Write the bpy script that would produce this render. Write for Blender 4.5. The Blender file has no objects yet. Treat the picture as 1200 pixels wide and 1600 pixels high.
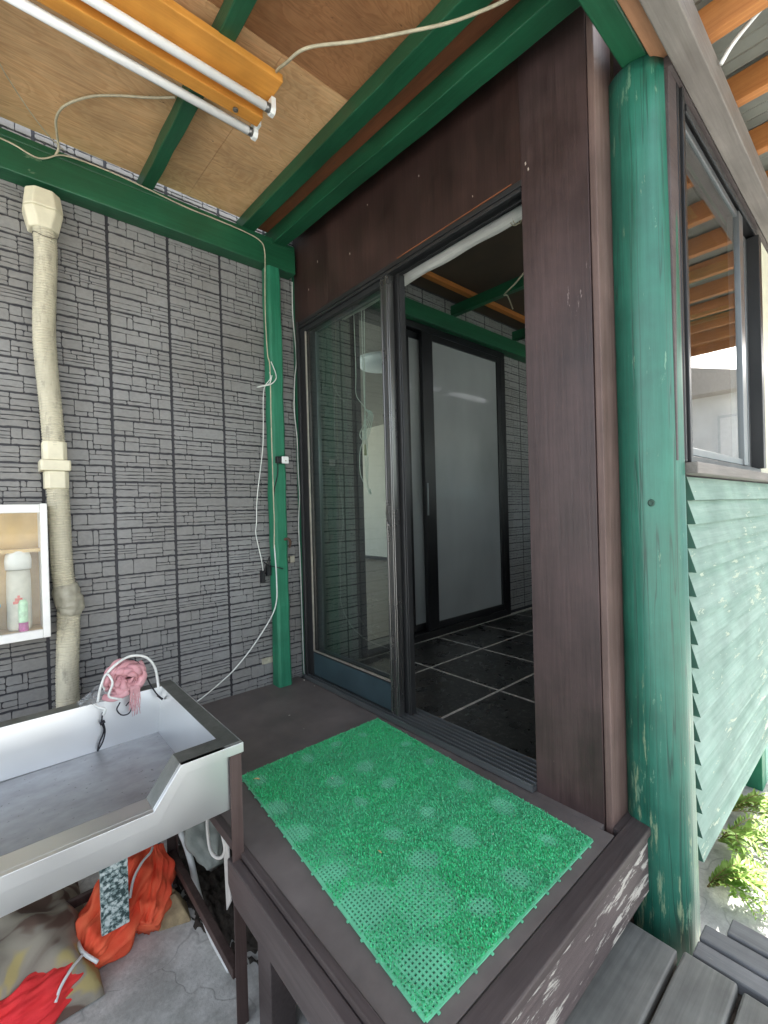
import bpy, math, random
from mathutils import Vector, Matrix
S = bpy.context.scene
COL = S.collection
R = math.radians
random.seed(7)
rnd = random.random
def ru(a, b): return a + (b - a) * random.random()

# ------------------------------------------------------------------ camera
YAW, PITCH, ROLL, FPX = R(41.093), R(-0.241), R(-1.57), 705.57
cam = bpy.data.cameras.new('camera'); camo = bpy.data.objects.new('camera', cam); COL.objects.link(camo)
cy, sy, cp, sp, cr, sr = math.cos(YAW), math.sin(YAW), math.cos(PITCH), math.sin(PITCH), math.cos(ROLL), math.sin(ROLL)
F = Vector((sy*cp, cy*cp, sp)); Rt = Vector((cy, -sy, 0)); U = Rt.cross(F)
R2 = Rt*cr + U*sr; U2 = U*cr - Rt*sr
M = Matrix((R2, U2, -F)).transposed().to_4x4(); M.translation = Vector((-1.4263, -2.4455, 1.0))
camo.matrix_world = M
cam.sensor_fit = 'HORIZONTAL'; cam.sensor_width = 36; cam.lens = FPX/1200*36
cam.clip_start = 0.02; cam.clip_end = 500
S.camera = camo

# ------------------------------------------------------------------ sky and sun
W = bpy.data.worlds.new('World'); S.world = W; W.use_nodes = True
wt = W.node_tree; wt.nodes.clear()
wo = wt.nodes.new('ShaderNodeOutputWorld'); wb = wt.nodes.new('ShaderNodeBackground'); ws = wt.nodes.new('ShaderNodeTexSky')
ws.sky_type = 'NISHITA'; ws.sun_disc = False
SUN_EL, SUN_AZ = R(38), R(91.5)          # azimuth clockwise from +Y
ws.sun_elevation = SUN_EL; ws.sun_rotation = SUN_AZ
ws.air_density = 1.0; ws.dust_density = 3.5; ws.ozone_density = 1.0
hs = wt.nodes.new('ShaderNodeHueSaturation'); hs.inputs['Saturation'].default_value = .42      # thin high haze: a whiter sky
wt.links.new(ws.outputs[0], hs.inputs['Color']); wt.links.new(hs.outputs[0], wb.inputs[0]); wb.inputs[1].default_value = 0.15
wt.links.new(wb.outputs[0], wo.inputs[0])
sl = bpy.data.lights.new('sun', 'SUN'); so = bpy.data.objects.new('sun', sl); COL.objects.link(so)
sl.energy = 3.0; sl.angle = R(0.6); sl.color = (1, .96, .9)
sd = Vector((math.sin(SUN_AZ)*math.cos(SUN_EL), math.cos(SUN_AZ)*math.cos(SUN_EL), math.sin(SUN_EL)))
so.rotation_euler = sd.to_track_quat('Z', 'Y').to_euler()
S.view_settings.view_transform = 'Standard'; S.view_settings.look = 'None'
S.view_settings.gamma = 1; S.view_settings.use_curve_mapping = False
S.view_settings.exposure = 2.35
try:
    S.cycles.max_bounces = 10; S.cycles.diffuse_bounces = 6; S.cycles.glossy_bounces = 5
    S.cycles.transparent_max_bounces = 12; S.cycles.transmission_bounces = 6
except Exception: pass

# ------------------------------------------------------------------ materials
class N:
    def __init__(s, name):
        s.m = bpy.data.materials.new(name); s.m.use_nodes = True
        s.t = s.m.node_tree; s.t.nodes.clear()
        s.o = s.n('ShaderNodeOutputMaterial'); s.b = s.n('ShaderNodeBsdfPrincipled'); s.l(s.b.outputs[0], s.o.inputs[0])
        tc = s.n('ShaderNodeTexCoord'); s.c = tc.outputs['Object']
    def n(s, t): return s.t.nodes.new(t)
    def l(s, a, b): s.t.links.new(a, b)
    def set(s, k, v):
        if hasattr(v, 'is_linked') or hasattr(v, 'links'): s.l(v, s.b.inputs[k])
        else: s.b.inputs[k].default_value = v
    def map(s, scale, loc=(0,0,0), rot=(0,0,0)):
        n = s.n('ShaderNodeMapping'); n.inputs['Scale'].default_value = scale; n.inputs['Location'].default_value = loc; n.inputs['Rotation'].default_value = rot
        s.l(s.c, n.inputs[0]); return n.outputs[0]
    def noise(s, vec, scale=1, det=4, rough=.55, dist=0):
        n = s.n('ShaderNodeTexNoise'); n.inputs['Scale'].default_value = scale; n.inputs['Detail'].default_value = det
        n.inputs['Roughness'].default_value = rough; n.inputs['Distortion'].default_value = dist
        if vec is not None: s.l(vec, n.inputs['Vector'])
        return n.outputs['Fac']
    def ramp(s, fac, stops, interp='LINEAR'):
        n = s.n('ShaderNodeValToRGB'); n.color_ramp.interpolation = interp
        e = n.color_ramp.elements
        while len(e) < len(stops): e.new(0.5)
        for i, (p, c) in enumerate(stops):
            e[i].position = p; e[i].color = (c[0], c[1], c[2], 1) if not isinstance(c, (int, float)) else (c, c, c, 1)
        s.l(fac, n.inputs[0]); return n.outputs[0]
    def mix(s, fac, a, b, mode='MIX'):
        n = s.n('ShaderNodeMix'); n.data_type = 'RGBA'; n.blend_type = mode
        for v, k in ((fac, 0), (a, 6), (b, 7)):
            if hasattr(v, 'links'): s.l(v, n.inputs[k])
            elif isinstance(v, (int, float)): n.inputs[k].default_value = v if k == 0 else (v, v, v, 1)
            else: n.inputs[k].default_value = (*v[:3], 1)
        return n.outputs[2]
    def math(s, op, a, b=0.5):
        n = s.n('ShaderNodeMath'); n.operation = op
        for v, k in ((a, 0), (b, 1)):
            if hasattr(v, 'links'): s.l(v, n.inputs[k])
            else: n.inputs[k].default_value = v
        return n.outputs[0]
    def sep(s, v=None):
        n = s.n('ShaderNodeSeparateXYZ'); s.l(v if v is not None else s.c, n.inputs[0]); return n.outputs
    def bump(s, h, st=.3, d=.002):
        n = s.n('ShaderNodeBump'); n.inputs['Strength'].default_value = st; n.inputs['Distance'].default_value = d
        s.l(h, n.inputs['Height']); s.l(n.outputs[0], s.b.inputs['Normal'])

def ax3(axis, along, across): v = [across]*3; v['xyz'.index(axis)] = along; return tuple(v)

def wood(name, c1, c2, axis='x', rough=.6, wear=None, wearamt=.62, stain=.35, fine=90, bump=.35, spec=.4, cracks=0.0, wscale=1.0):
    """painted or stained board: grain streaks along an axis, blotches, chips of bare wood"""
    k = N(name)
    g = k.noise(k.map(ax3(axis, fine*.035, fine)), 1, 6, .65, .4)
    g2 = k.noise(k.map(ax3(axis, 1.2, 9)), 1, 4, .6)
    bl = k.noise(k.map((5, 5, 5)), 1, 5, .6)
    f = k.math('ADD', k.math('MULTIPLY', g, .5), k.math('MULTIPLY', g2, .5))
    col = k.mix(k.ramp(f, [(.36, 0), (.64, 1)]), c1, c2)
    col = k.mix(stain, col, k.ramp(bl, [(.3, .35), (.7, 1.3)]), 'MULTIPLY')
    h = k.math('ADD', g, k.math('MULTIPLY', bl, .3))
    if wear:
        wn = k.noise(k.map(ax3(axis, 7*wscale, 42*wscale), (3, 7, 1)), 1, 6, .7, .3)
        wn2 = k.noise(k.map((3, 3, 3), (9, 2, 4)), 1, 3, .5)
        w = k.math('ADD', k.math('MULTIPLY', wn, .72), k.math('MULTIPLY', wn2, .28))
        w = k.ramp(w, [(wearamt, 0), (wearamt+.025, 1)])
        col = k.mix(w, col, wear); h = k.math('SUBTRACT', h, k.math('MULTIPLY', w, .5))
    if cracks:
        cn = k.noise(k.map(ax3(axis, .7, 34), (1, 5, 2)), 1, 2, .4)
        c = k.ramp(cn, [(.485, 0), (.5, 1), (.515, 0)])
        c = k.math('MULTIPLY', c, cracks)
        col = k.mix(c, col, (.01, .012, .01)); h = k.math('SUBTRACT', h, c)
    k.set('Base Color', col)
    k.set('Roughness', k.math('ADD', k.math('MULTIPLY', bl, .25), rough-.12)); k.set('Specular IOR Level', spec)
    k.bump(h, bump, .003); return k.m

def plain(name, c, rough=.5, metal=0, var=.12, scale=30, spec=.5, bump=0, **kw):
    k = N(name); n = k.noise(k.map((scale,)*3), 1, 5, .6)
    k.set('Base Color', k.mix(1, c, k.ramp(n, [(.3, 1-var), (.7, 1+var)]), 'MULTIPLY'))
    k.set('Roughness', k.ramp(n, [(.3, max(0, rough-.06)), (.7, min(1, rough+.08))])); k.set('Metallic', metal); k.set('Specular IOR Level', spec)
    if bump: k.bump(n, bump, .002)
    for a, b in kw.items(): k.set(a.replace('_', ' '), b)
    return k.m

def glassm(name, tint=(.9, .95, .93), rough=.0, ior=1.5, haze=0.04, hazec=(.6, .62, .62)):
    k = N(name); k.t.nodes.remove(k.b)
    tr = k.n('ShaderNodeBsdfTransparent'); tr.inputs[0].default_value = (*tint, 1)
    gl = k.n('ShaderNodeBsdfGlossy'); gl.inputs['Roughness'].default_value = rough; gl.inputs[0].default_value = (1, 1, 1, 1)
    fr = k.n('ShaderNodeFresnel'); fr.inputs[0].default_value = ior
    ge = k.n('ShaderNodeNewGeometry'); m = k.n('ShaderNodeMixShader'); k.l(k.math('MULTIPLY', fr.outputs[0], k.math('SUBTRACT', 1.0, ge.outputs['Backfacing'])), m.inputs[0]); k.l(tr.outputs[0], m.inputs[1]); k.l(gl.outputs[0], m.inputs[2])
    df = k.n('ShaderNodeBsdfDiffuse'); df.inputs[0].default_value = (*hazec, 1)
    m2 = k.n('ShaderNodeMixShader'); n = k.noise(k.map((9, 9, 3)), 1, 5, .6)
    k.l(k.ramp(n, [(.35, haze*.3), (.75, haze*1.7)]), m2.inputs[0])
    k.l(m.outputs[0], m2.inputs[1]); k.l(df.outputs[0], m2.inputs[2]); k.l(m2.outputs[0], k.o.inputs[0])
    return k.m

PX = 1.0
M_ = {}
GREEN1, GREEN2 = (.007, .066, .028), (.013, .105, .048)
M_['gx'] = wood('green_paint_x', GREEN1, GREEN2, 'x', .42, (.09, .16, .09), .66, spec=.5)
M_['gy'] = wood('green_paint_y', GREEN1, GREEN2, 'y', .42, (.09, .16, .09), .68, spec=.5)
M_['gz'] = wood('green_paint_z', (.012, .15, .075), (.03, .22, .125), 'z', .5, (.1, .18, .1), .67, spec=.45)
M_['glog'] = wood('green_log_paint', (.012, .108, .070), (.026, .162, .112), 'z', .36, (.12, .24, .16), .615, stain=.45, spec=.6, cracks=.55, bump=.3, wscale=.8)
def age_column():      # lower part of the log is chalkier and chipped (weather wear up to knee height)
    nt = M_['glog'].node_tree; b_ = next(x for x in nt.nodes if x.type == 'BSDF_PRINCIPLED'); src = b_.inputs['Base Color'].links[0].from_socket
    tc = next(x for x in nt.nodes if x.type == 'TEX_COORD'); sp = nt.nodes.new('ShaderNodeSeparateXYZ'); nt.links.new(tc.outputs['Object'], sp.inputs[0])
    mp = nt.nodes.new('ShaderNodeMapping'); mp.inputs['Scale'].default_value = (34, 34, 5); nt.links.new(tc.outputs['Object'], mp.inputs[0])
    nz = nt.nodes.new('ShaderNodeTexNoise'); nz.inputs['Scale'].default_value = 1; nz.inputs['Detail'].default_value = 6; nz.inputs['Roughness'].default_value = .7; nt.links.new(mp.outputs[0], nz.inputs['Vector'])
    mr = nt.nodes.new('ShaderNodeMapRange'); mr.inputs[1].default_value = 1.35; mr.inputs[2].default_value = .2; mr.inputs[3].default_value = 0; mr.inputs[4].default_value = .13; nt.links.new(sp.outputs[2], mr.inputs[0])
    ad = nt.nodes.new('ShaderNodeMath'); ad.operation = 'ADD'; nt.links.new(nz.outputs['Fac'], ad.inputs[0]); nt.links.new(mr.outputs[0], ad.inputs[1])
    rp = nt.nodes.new('ShaderNodeValToRGB'); rp.color_ramp.elements[0].position = .66; rp.color_ramp.elements[0].color = (0, 0, 0, 1); rp.color_ramp.elements[1].position = .73; rp.color_ramp.elements[1].color = (.75, .75, .75, 1); nt.links.new(ad.outputs[0], rp.inputs[0])
    mx = nt.nodes.new('ShaderNodeMix'); mx.data_type = 'RGBA'; nt.links.new(rp.outputs[0], mx.inputs[0]); nt.links.new(src, mx.inputs[6]); mx.inputs[7].default_value = (.28, .34, .20, 1); nt.links.new(mx.outputs[2], b_.inputs['Base Color'])
age_column()
M_['gsiding'] = wood('weathered_green_siding', (.19, .29, .24), (.30, .40, .35), 'x', .8, (.42, .48, .38), .585, fine=60, bump=.6, spec=.15)
BR1, BR2 = (.024, .0115, .0095), (.048, .0235, .019)
M_['bz'] = wood('dark_brown_plywood_z', BR1, BR2, 'z', .48, (.16, .12, .105), .70, stain=.55, spec=.5, bump=.25, wscale=1.3)
M_['bzt'] = wood('brown_trim', (.10, .062, .052), (.17, .115, .10), 'z', .55, (.25, .2, .17), .69, stain=.4)
M_['bx'] = wood('dark_brown_paint_x', (.055, .043, .042), (.09, .073, .07), 'x', .55, (.22, .2, .18), .68)
M_['by'] = wood('dark_brown_paint_y', (.055, .042, .04), (.09, .073, .07), 'y', .55, (.22, .2, .18), .68)
M_['peel'] = wood('peeling_brown_paint', (.07, .055, .055), (.12, .095, .092), 'x', .6, (.42, .40, .36), .535, bump=.6, wscale=1.1)
M_['deck'] = wood('grey_deck_board', (.10, .105, .10), (.19, .195, .18), 'x', .7, (.26, .27, .24), .64, stain=.6, fine=70)
M_['decky'] = wood('grey_deck_board_y', (.10, .105, .11), (.19, .195, .20), 'y', .7, (.26, .27, .24), .64, stain=.6, fine=70)
M_['fascia'] = wood('grey_brown_fascia', (.13, .115, .10), (.22, .20, .18), 'x', .6, (.3, .27, .23), .68)
M_['orange'] = wood('orange_timber_y', (.30, .105, .025), (.50, .21, .06), 'y', .65, None, fine=80)
M_['orangex'] = wood('orange_timber_x', (.36, .12, .025), (.52, .20, .05), 'x', .6, None, fine=80)
M_['redwood'] = wood('red_brown_board', (.13, .045, .02), (.24, .085, .035), 'y', .6, (.10, .06, .04), .6)
M_['brownx'] = wood('brown_end_board', (.25, .12, .06), (.38, .19, .10), 'x', .6, (.2, .12, .08), .6)

def plywood(name, a, b, sc):
    k = N(name)
    w = k.noise(k.map((2.2*sc, 6*sc, 2), (3*sc, 1, 0)), 1, 3, .55, 1.2)
    rings = k.math('FRACT', k.math('MULTIPLY', w, 11))
    g = k.noise(k.map((5, 120, 5)), 1, 4, .7)
    bl = k.noise(k.map((2.2, 2.2, 2.2), (5, 5, 5)), 1, 5, .65)
    sp = k.noise(k.map((18, 45, 18), (2, 2, 2)), 1, 3, .6)
    col = k.mix(k.ramp(rings, [(0, .35), (.35, .75), (.8, 1), (1, .35)]), a, b)
    col = k.mix(.45, col, k.ramp(g, [(.3, .6), (.7, 1.25)]), 'MULTIPLY')
    col = k.mix(.8, col, k.ramp(bl, [(.25, .55), (.5, 1), (.75, 1.25)]), 'MULTIPLY')
    col = k.mix(k.ramp(sp, [(.70, 0), (.75, .8)]), col, (.10, .04, .02))
    k.set('Base Color', col); k.set('Roughness', .6); k.bump(g, .2, .002); return k.m
M_['ply'] = plywood('weathered_plywood', (.54, .29, .125), (.68, .43, .22), 1)
M_['ply2'] = plywood('dark_plywood', (.25, .105, .04), (.36, .175, .075), 1.3)

# siding
k = N('siding_stone_face'); n1 = k.noise(k.map((60, 60, 90)), 1, 5, .7); n2 = k.noise(k.map((1.7, 1.7, 1.7)), 1, 4, .6)
col = k.mix(k.ramp(n2, [(.3, 0), (.7, 1)]), (.185, .180, .168), (.252, .255, .252))
k.set('Base Color', k.mix(.5, col, k.ramp(n1, [(.3, .75), (.7, 1.2)]), 'MULTIPLY')); k.set('Roughness', .55); k.set('Specular IOR Level', .45); k.bump(n1, .3, .0015); M_['stone'] = k.m
M_['joint'] = plain('siding_joint', (.026, .026, .031), .6, var=.3)

# metals, glass, plastics
k = N('brushed_stainless'); n = k.noise(k.map((3, 3, 160)), 1, 3, .6); n2 = k.noise(k.map((3, 3, 3)), 1, 2, .5)
k.set('Base Color', k.mix(.5, (.78, .80, .81), k.ramp(n2, [(.3, .8), (.75, 1.1)]), 'MULTIPLY')); k.set('Metallic', 1)
k.set('Roughness', k.ramp(n2, [(.3, .30), (.7, .42)])); k.bump(n, .03, .0006); M_['steel'] = k.m
k = N('dull_steel_rim'); n2 = k.noise(k.map((9, 9, 9)), 1, 6, .7)
k.set('Base Color', k.mix(k.ramp(n2, [(.35, 0), (.65, 1)]), (.17, .18, .165), (.28, .29, .27))); k.set('Metallic', .85); k.set('Roughness', .45); M_['rim'] = k.m
M_['alu'] = plain('bronze_aluminium', (.19, .205, .21), .34, .7, .06, 4)
M_['aludark'] = plain('dark_aluminium', (.040, .041, .042), .38, .5, .05, 4)
M_['alubright'] = plain('bare_aluminium_stile', (.20, .20, .195), .27, .9, .03, 3)
M_['aluteal'] = plain('slate_blue_aluminium', (.05, .085, .10), .4, .45, .15, 8)
M_['black'] = plain('black_door_frame', (.006, .006, .007), .34, 0, .03, 3)
M_['glass'] = glassm('window_glass', (.86, .90, .88), .0, 1.62, .010, (.35, .36, .36))
M_['glass2'] = glassm('clear_cabinet_glass', (.96, .97, .96), .0, 1.35, .05, (.8, .8, .78))
k = N('frosted_glass'); n = k.noise(k.map((2, 2, 1.2)), 1, 3, .5)
k.set('Base Color', k.ramp(n, [(.3, (.20, .207, .207)), (.7, (.28, .29, .29))])); k.set('Roughness', .30); k.set('Specular IOR Level', .35); k.set('Coat Weight', .25); k.set('Coat Roughness', .04); M_['frost'] = k.m
M_['cream'] = plain('cream_plastic', (.66, .62, .46), .5, 0, .12, 12)
k = N('ribbed_duct'); n = k.noise(k.map((14, 14, 3)), 1, 5, .7); n2 = k.noise(k.map((40, 40, 12), (4, 4, 4)), 1, 4, .7)
c = k.mix(k.ramp(n, [(.35, 0), (.7, 1)]), (.60, .56, .42), (.42, .39, .29)); c = k.mix(k.ramp(n2, [(.54, 0), (.70, .65)]), c, (.22, .20, .16))
k.set('Base Color', c); k.set('Roughness', .6); M_['duct'] = k.m
M_['tapegrey'] = plain('grey_tape', (.38, .36, .28), .5, 0, .25, 25)
M_['white'] = plain('white_paint', (.78, .78, .74), .45, 0, .06, 15)
M_['whitep'] = plain('white_plastic', (.72, .74, .72), .35, 0, .06, 15)
M_['tube'] = plain('fluorescent_tube_glass', (.86, .88, .88), .18, 0, .02, 5)
M_['cord'] = plain('old_white_cable', (.42, .38, .27), .55, 0, .25, 30)
M_['cordw'] = plain('white_cable', (.68, .70, .66), .5, 0, .15, 30)
M_['cordb'] = plain('black_cord', (.008, .008, .012), .7, 0, .2, 50)
M_['wirey'] = plain('yellowed_cable', (.34, .34, .16), .5, 0, .2, 30)
M_['slate'] = None
k = N('slate_floor_tile')
xyz = k.sep(); n = k.noise(k.map((7, 7, 7)), 1, 6, .7); n2 = k.noise(k.map((38, 38, 38), (4, 4, 4)), 1, 5, .75); n3 = k.noise(k.map((2.2, 2.2, 2.2)), 1, 3, .5)
dust = k.math('MULTIPLY', k.ramp(n2, [(.50, 0), (.66, .8)]), k.ramp(n, [(.44, .06), (.62, 1)]))
k.set('Base Color', k.mix(dust, k.mix(k.ramp(n3, [(.3, 0), (.7, 1)]), (.006, .006, .006), (.014, .014, .013)), (.14, .14, .13)))
k.set('Roughness', k.ramp(n, [(.3, .2), (.7, .42)])); k.set('Specular IOR Level', .45); k.bump(n2, .25, .002); M_['slate'] = k.m
M_['grout'] = plain('pale_grout', (.42, .40, .36), .9, 0, .3, 40)

def concrete(name, a, b, crack=.8):
    k = N(name); n = k.noise(k.map((3, 3, 3)), 1, 8, .7); n2 = k.noise(k.map((70, 70, 70)), 1, 4, .7)
    v = k.n('ShaderNodeTexVoronoi'); v.feature = 'DISTANCE_TO_EDGE'; v.inputs['Scale'].default_value = 1.6
    mp = k.n('ShaderNodeVectorMath'); mp.operation = 'ADD'; k.l(k.map((1, 1, 1)), mp.inputs[0])
    nz = k.n('ShaderNodeTexNoise'); nz.inputs['Scale'].default_value = 5; k.l(k.c, nz.inputs['Vector'])
    sc = k.n('ShaderNodeVectorMath'); sc.operation = 'SCALE'; sc.inputs['Scale'].default_value = .35; k.l(nz.outputs['Color'], sc.inputs[0]); k.l(sc.outputs[0], mp.inputs[1]); k.l(mp.outputs[0], v.inputs['Vector'])
    cr_ = k.ramp(v.outputs['Distance'], [(0, crack), (.006, 0)])
    col = k.mix(k.ramp(n, [(.38, 0), (.6, 1)]), a, b); col = k.mix(.5, col, k.ramp(n2, [(.3, .7), (.7, 1.2)]), 'MULTIPLY'); col = k.mix(cr_, col, (.05, .05, .045))
    k.set('Base Color', col); k.set('Roughness', .85); k.bump(k.math('SUBTRACT', n2, cr_), .5, .004); return k.m
M_['conc'] = concrete('worn_concrete', (.38, .38, .35), (.70, .70, .66), .3)
M_['dirt'] = plain('dark_soil', (.06, .05, .04), .95, 0, .5, 60, bump=1)
M_['matg'] = plain('green_mat_plastic', (.14, .52, .30), .5, 0, .25, 6)
k = N('artificial_turf'); n = k.noise(k.map((4, 4, 4)), 1, 4, .6); n2 = k.noise(k.map((260, 260, 260)), 1, 2, .5); n3 = k.noise(k.map((150, 150, 150), (7, 3, 1)), 1, 2, .5)
c = k.mix(k.ramp(n2, [(.3, 0), (.7, 1)]), (.02, .42, .14), (.07, .72, .29)); c = k.mix(k.ramp(n, [(.35, .0), (.7, .55)]), c, (.10, .38, .24)); c = k.mix(k.ramp(n3, [(.60, 0), (.66, .8)]), c, (.13, .16, .09))
k.set('Base Color', c); k.set('Roughness', .42); M_['turf'] = k.m
M_['roofg'] = plain('grey_roof_sheet', (.17, .175, .15), .6, 0, .2, 6)
M_['wallb'] = plain('beige_wallpaper', (.62, .58, .52), .8, 0, .04, 8)
M_['woodfl'] = wood('brown_wood_floor', (.06, .035, .02), (.11, .065, .04), 'y', .3)

# ------------------------------------------------------------------ mesh building
class MB:
    def __init__(s): s.v = []; s.f = []; s.mi = []; s.sm = []
    def add(s, vs, fs, mi=0, smooth=False):
        o = len(s.v); s.v += [tuple(v) for v in vs]
        for f in fs: s.f.append([o+i for i in f]); s.mi.append(mi); s.sm.append(smooth)
        return s
    def box(s, x0, x1, y0, y1, z0, z1, mi=0, slope=0.0):
        """slope: z rises by slope per metre of y"""
        vs = [(x, y, z + slope*y) for z in (z0, z1) for y in (y0, y1) for x in (x0, x1)]
        return s.add(vs, [(0, 2, 3, 1), (4, 5, 7, 6), (0, 1, 5, 4), (2, 6, 7, 3), (0, 4, 6, 2), (1, 3, 7, 5)], mi)
    def tube(s, pts, r, n=8, mi=0, cap=True, rfun=None, smooth=True):
        P = [Vector(p) for p in pts]; rings = []
        up = None
        for i, p in enumerate(P):
            t = (P[min(i+1, len(P)-1)] - P[max(i-1, 0)]); t = t.normalized() if t.length > 1e-9 else Vector((0, 0, 1))
            if up is None: up = t.orthogonal().normalized()
            up = (up - t*up.dot(t)); up = up.normalized() if up.length > 1e-6 else t.orthogonal().normalized()
            b = t.cross(up); rr = r[i] if isinstance(r, (list, tuple)) else r
            rings.append([p + (up*math.cos(a) + b*math.sin(a))*rr*(rfun(i/(len(P)-1), a) if rfun else 1) for a in [2*math.pi*j/n for j in range(n)]])
        vs = [q for g in rings for q in g]; fs = []
        for i in range(len(P)-1):
            for j in range(n): fs.append((i*n+j, i*n+(j+1) % n, (i+1)*n+(j+1) % n, (i+1)*n+j))
        if cap: fs.append(tuple(range(n-1, -1, -1))); fs.append(tuple((len(P)-1)*n+j for j in range(n)))
        return s.add(vs, fs, mi, smooth)
    def cyl(s, a, b, r, n=16, mi=0, smooth=True): return s.tube([a, b], r, n, mi, True, None, smooth)
    def prism(s, poly, axis, a, b, mi=0):
        """poly: 2-D outline in the two other axes (in xyz order), extruded along axis from a to b"""
        k = 'xyz'.index(axis)
        def mk(p, h): q = list(p); q.insert(k, h); return tuple(q)
        n = len(poly); vs = [mk(p, a) for p in poly] + [mk(p, b) for p in poly]
        return s.add(vs, [tuple(range(n-1, -1, -1)), tuple(range(n, 2*n))] + [(i, (i+1) % n, n+(i+1) % n, n+i) for i in range(n)], mi)
    def lathe(s, c, prof, n=24, mi=0):
        vs = [(c[0]+r*math.cos(2*math.pi*j/n), c[1]+r*math.sin(2*math.pi*j/n), c[2]+z) for r, z in prof for j in range(n)]
        fs = [(i*n+j, i*n+(j+1) % n, (i+1)*n+(j+1) % n, (i+1)*n+j) for i in range(len(prof)-1) for j in range(n)]
        fs += [tuple(range(n-1, -1, -1)), tuple((len(prof)-1)*n+j for j in range(n))]
        return s.add(vs, fs, mi, True)

import bmesh
def build(name, mb, mats, parent=None, org=None, bevel=0.0, label=None, sub=0, fixn=True):
    """links mb as ONE mesh; vertices are given in world coordinates"""
    if not isinstance(mats, (list, tuple)): mats = [mats]
    o_ = Vector(org) if org else (Vector(parent['_o']) if parent and '_o' in parent else Vector((0, 0, 0)))
    me = bpy.data.meshes.new(name)
    me.from_pydata([(v[0]-o_.x, v[1]-o_.y, v[2]-o_.z) for v in mb.v], [], mb.f)
    for m in mats: me.materials.append(m)
    me.polygons.foreach_set('material_index', mb.mi); me.polygons.foreach_set('use_smooth', mb.sm)
    if fixn:
        bm = bmesh.new(); bm.from_mesh(me); bmesh.ops.recalc_face_normals(bm, faces=bm.faces); bm.to_mesh(me); bm.free()
    me.update()
    ob = bpy.data.objects.new(name, me); COL.objects.link(ob)
    if parent: ob.parent = parent; ob['_o'] = tuple(o_)
    else: ob.location = o_; ob['_o'] = tuple(o_)
    if bevel:
        b = ob.modifiers.new('bevel', 'BEVEL'); b.width = bevel; b.segments = 2; b.limit_method = 'ANGLE'; b.angle_limit = R(40); b.harden_normals = False
    if sub:
        sm = ob.modifiers.new('sub', 'SUBSURF'); sm.levels = sub; sm.render_levels = sub
    if label: ob['label'] = label
    return ob
def tag(o, label=None, cat=None, group=None, kind=None):
    if label: o['label'] = label
    if cat: o['category'] = cat
    if group: o['group'] = group
    if kind: o['kind'] = kind
    return o
def thing(name, loc, label, cat, group=None):
    e = bpy.data.objects.new(name, None); e.empty_display_size = .1; e.location = loc; COL.objects.link(e); e['_o'] = tuple(loc)
    return tag(e, label, cat, group)
def one(name, mb, mats, org, label, cat, group=None, bevel=0.0, **k):
    return tag(build(name, mb, mats, None, org, bevel, **k), label, cat, group)
def spline(pts, n=8):
    P = [Vector(p) for p in pts]; P = [P[0]*2-P[1]] + P + [P[-1]*2-P[-2]]; out = []
    for i in range(1, len(P)-2):
        for j in range(n):
            t = j/n; a, b, c, d = P[i-1:i+3]
            out.append(.5*((2*b)+(c-a)*t+(2*a-5*b+4*c-d)*t*t+(3*b-a-3*c+d)*t**3))
    out.append(P[-2]); return out

CEIL0, SL = 2.655, 0.055        # underside of the porch ceiling at y=0 and its fall per metre
# ================================================================== SETTING
gm = MB()
nx, ny = 60, 60
for i in range(nx+1):
    for j in range(ny+1):
        x = -60 + 120*i/nx; y = -60+120*j/ny; gm.v.append((x, y, -.5))
for i in range(nx):
    for j in range(ny):
        a = i*(ny+1)+j; gm.f.append([a, a+ny+1, a+ny+2, a+1]); gm.mi.append(0); gm.sm.append(False)
tag(build('ground', gm, M_['conc']), kind='structure')

# inner room floor: tiles over grout bed
fl = MB(); fl.box(.036, 4.6, -1.80, -.02, -.12, .0008, 1)
xs = [.06, .13, .64, 1.17, 1.70, 2.23, 2.76, 3.29, 3.82, 4.35, 4.6]; ys = [-1.79, -1.5, -.99, -.48, -.06]
for i in range(len(xs)-1):
    for j in range(len(ys)-1):
        g = .008; fl.box(xs[i]+g, xs[i+1]-g, ys[j]+g, ys[j+1]-g, -.003, .002, 0)
tag(build('tiled_floor', fl, [M_['slate'], M_['grout']], bevel=.0015), kind='structure')

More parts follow.
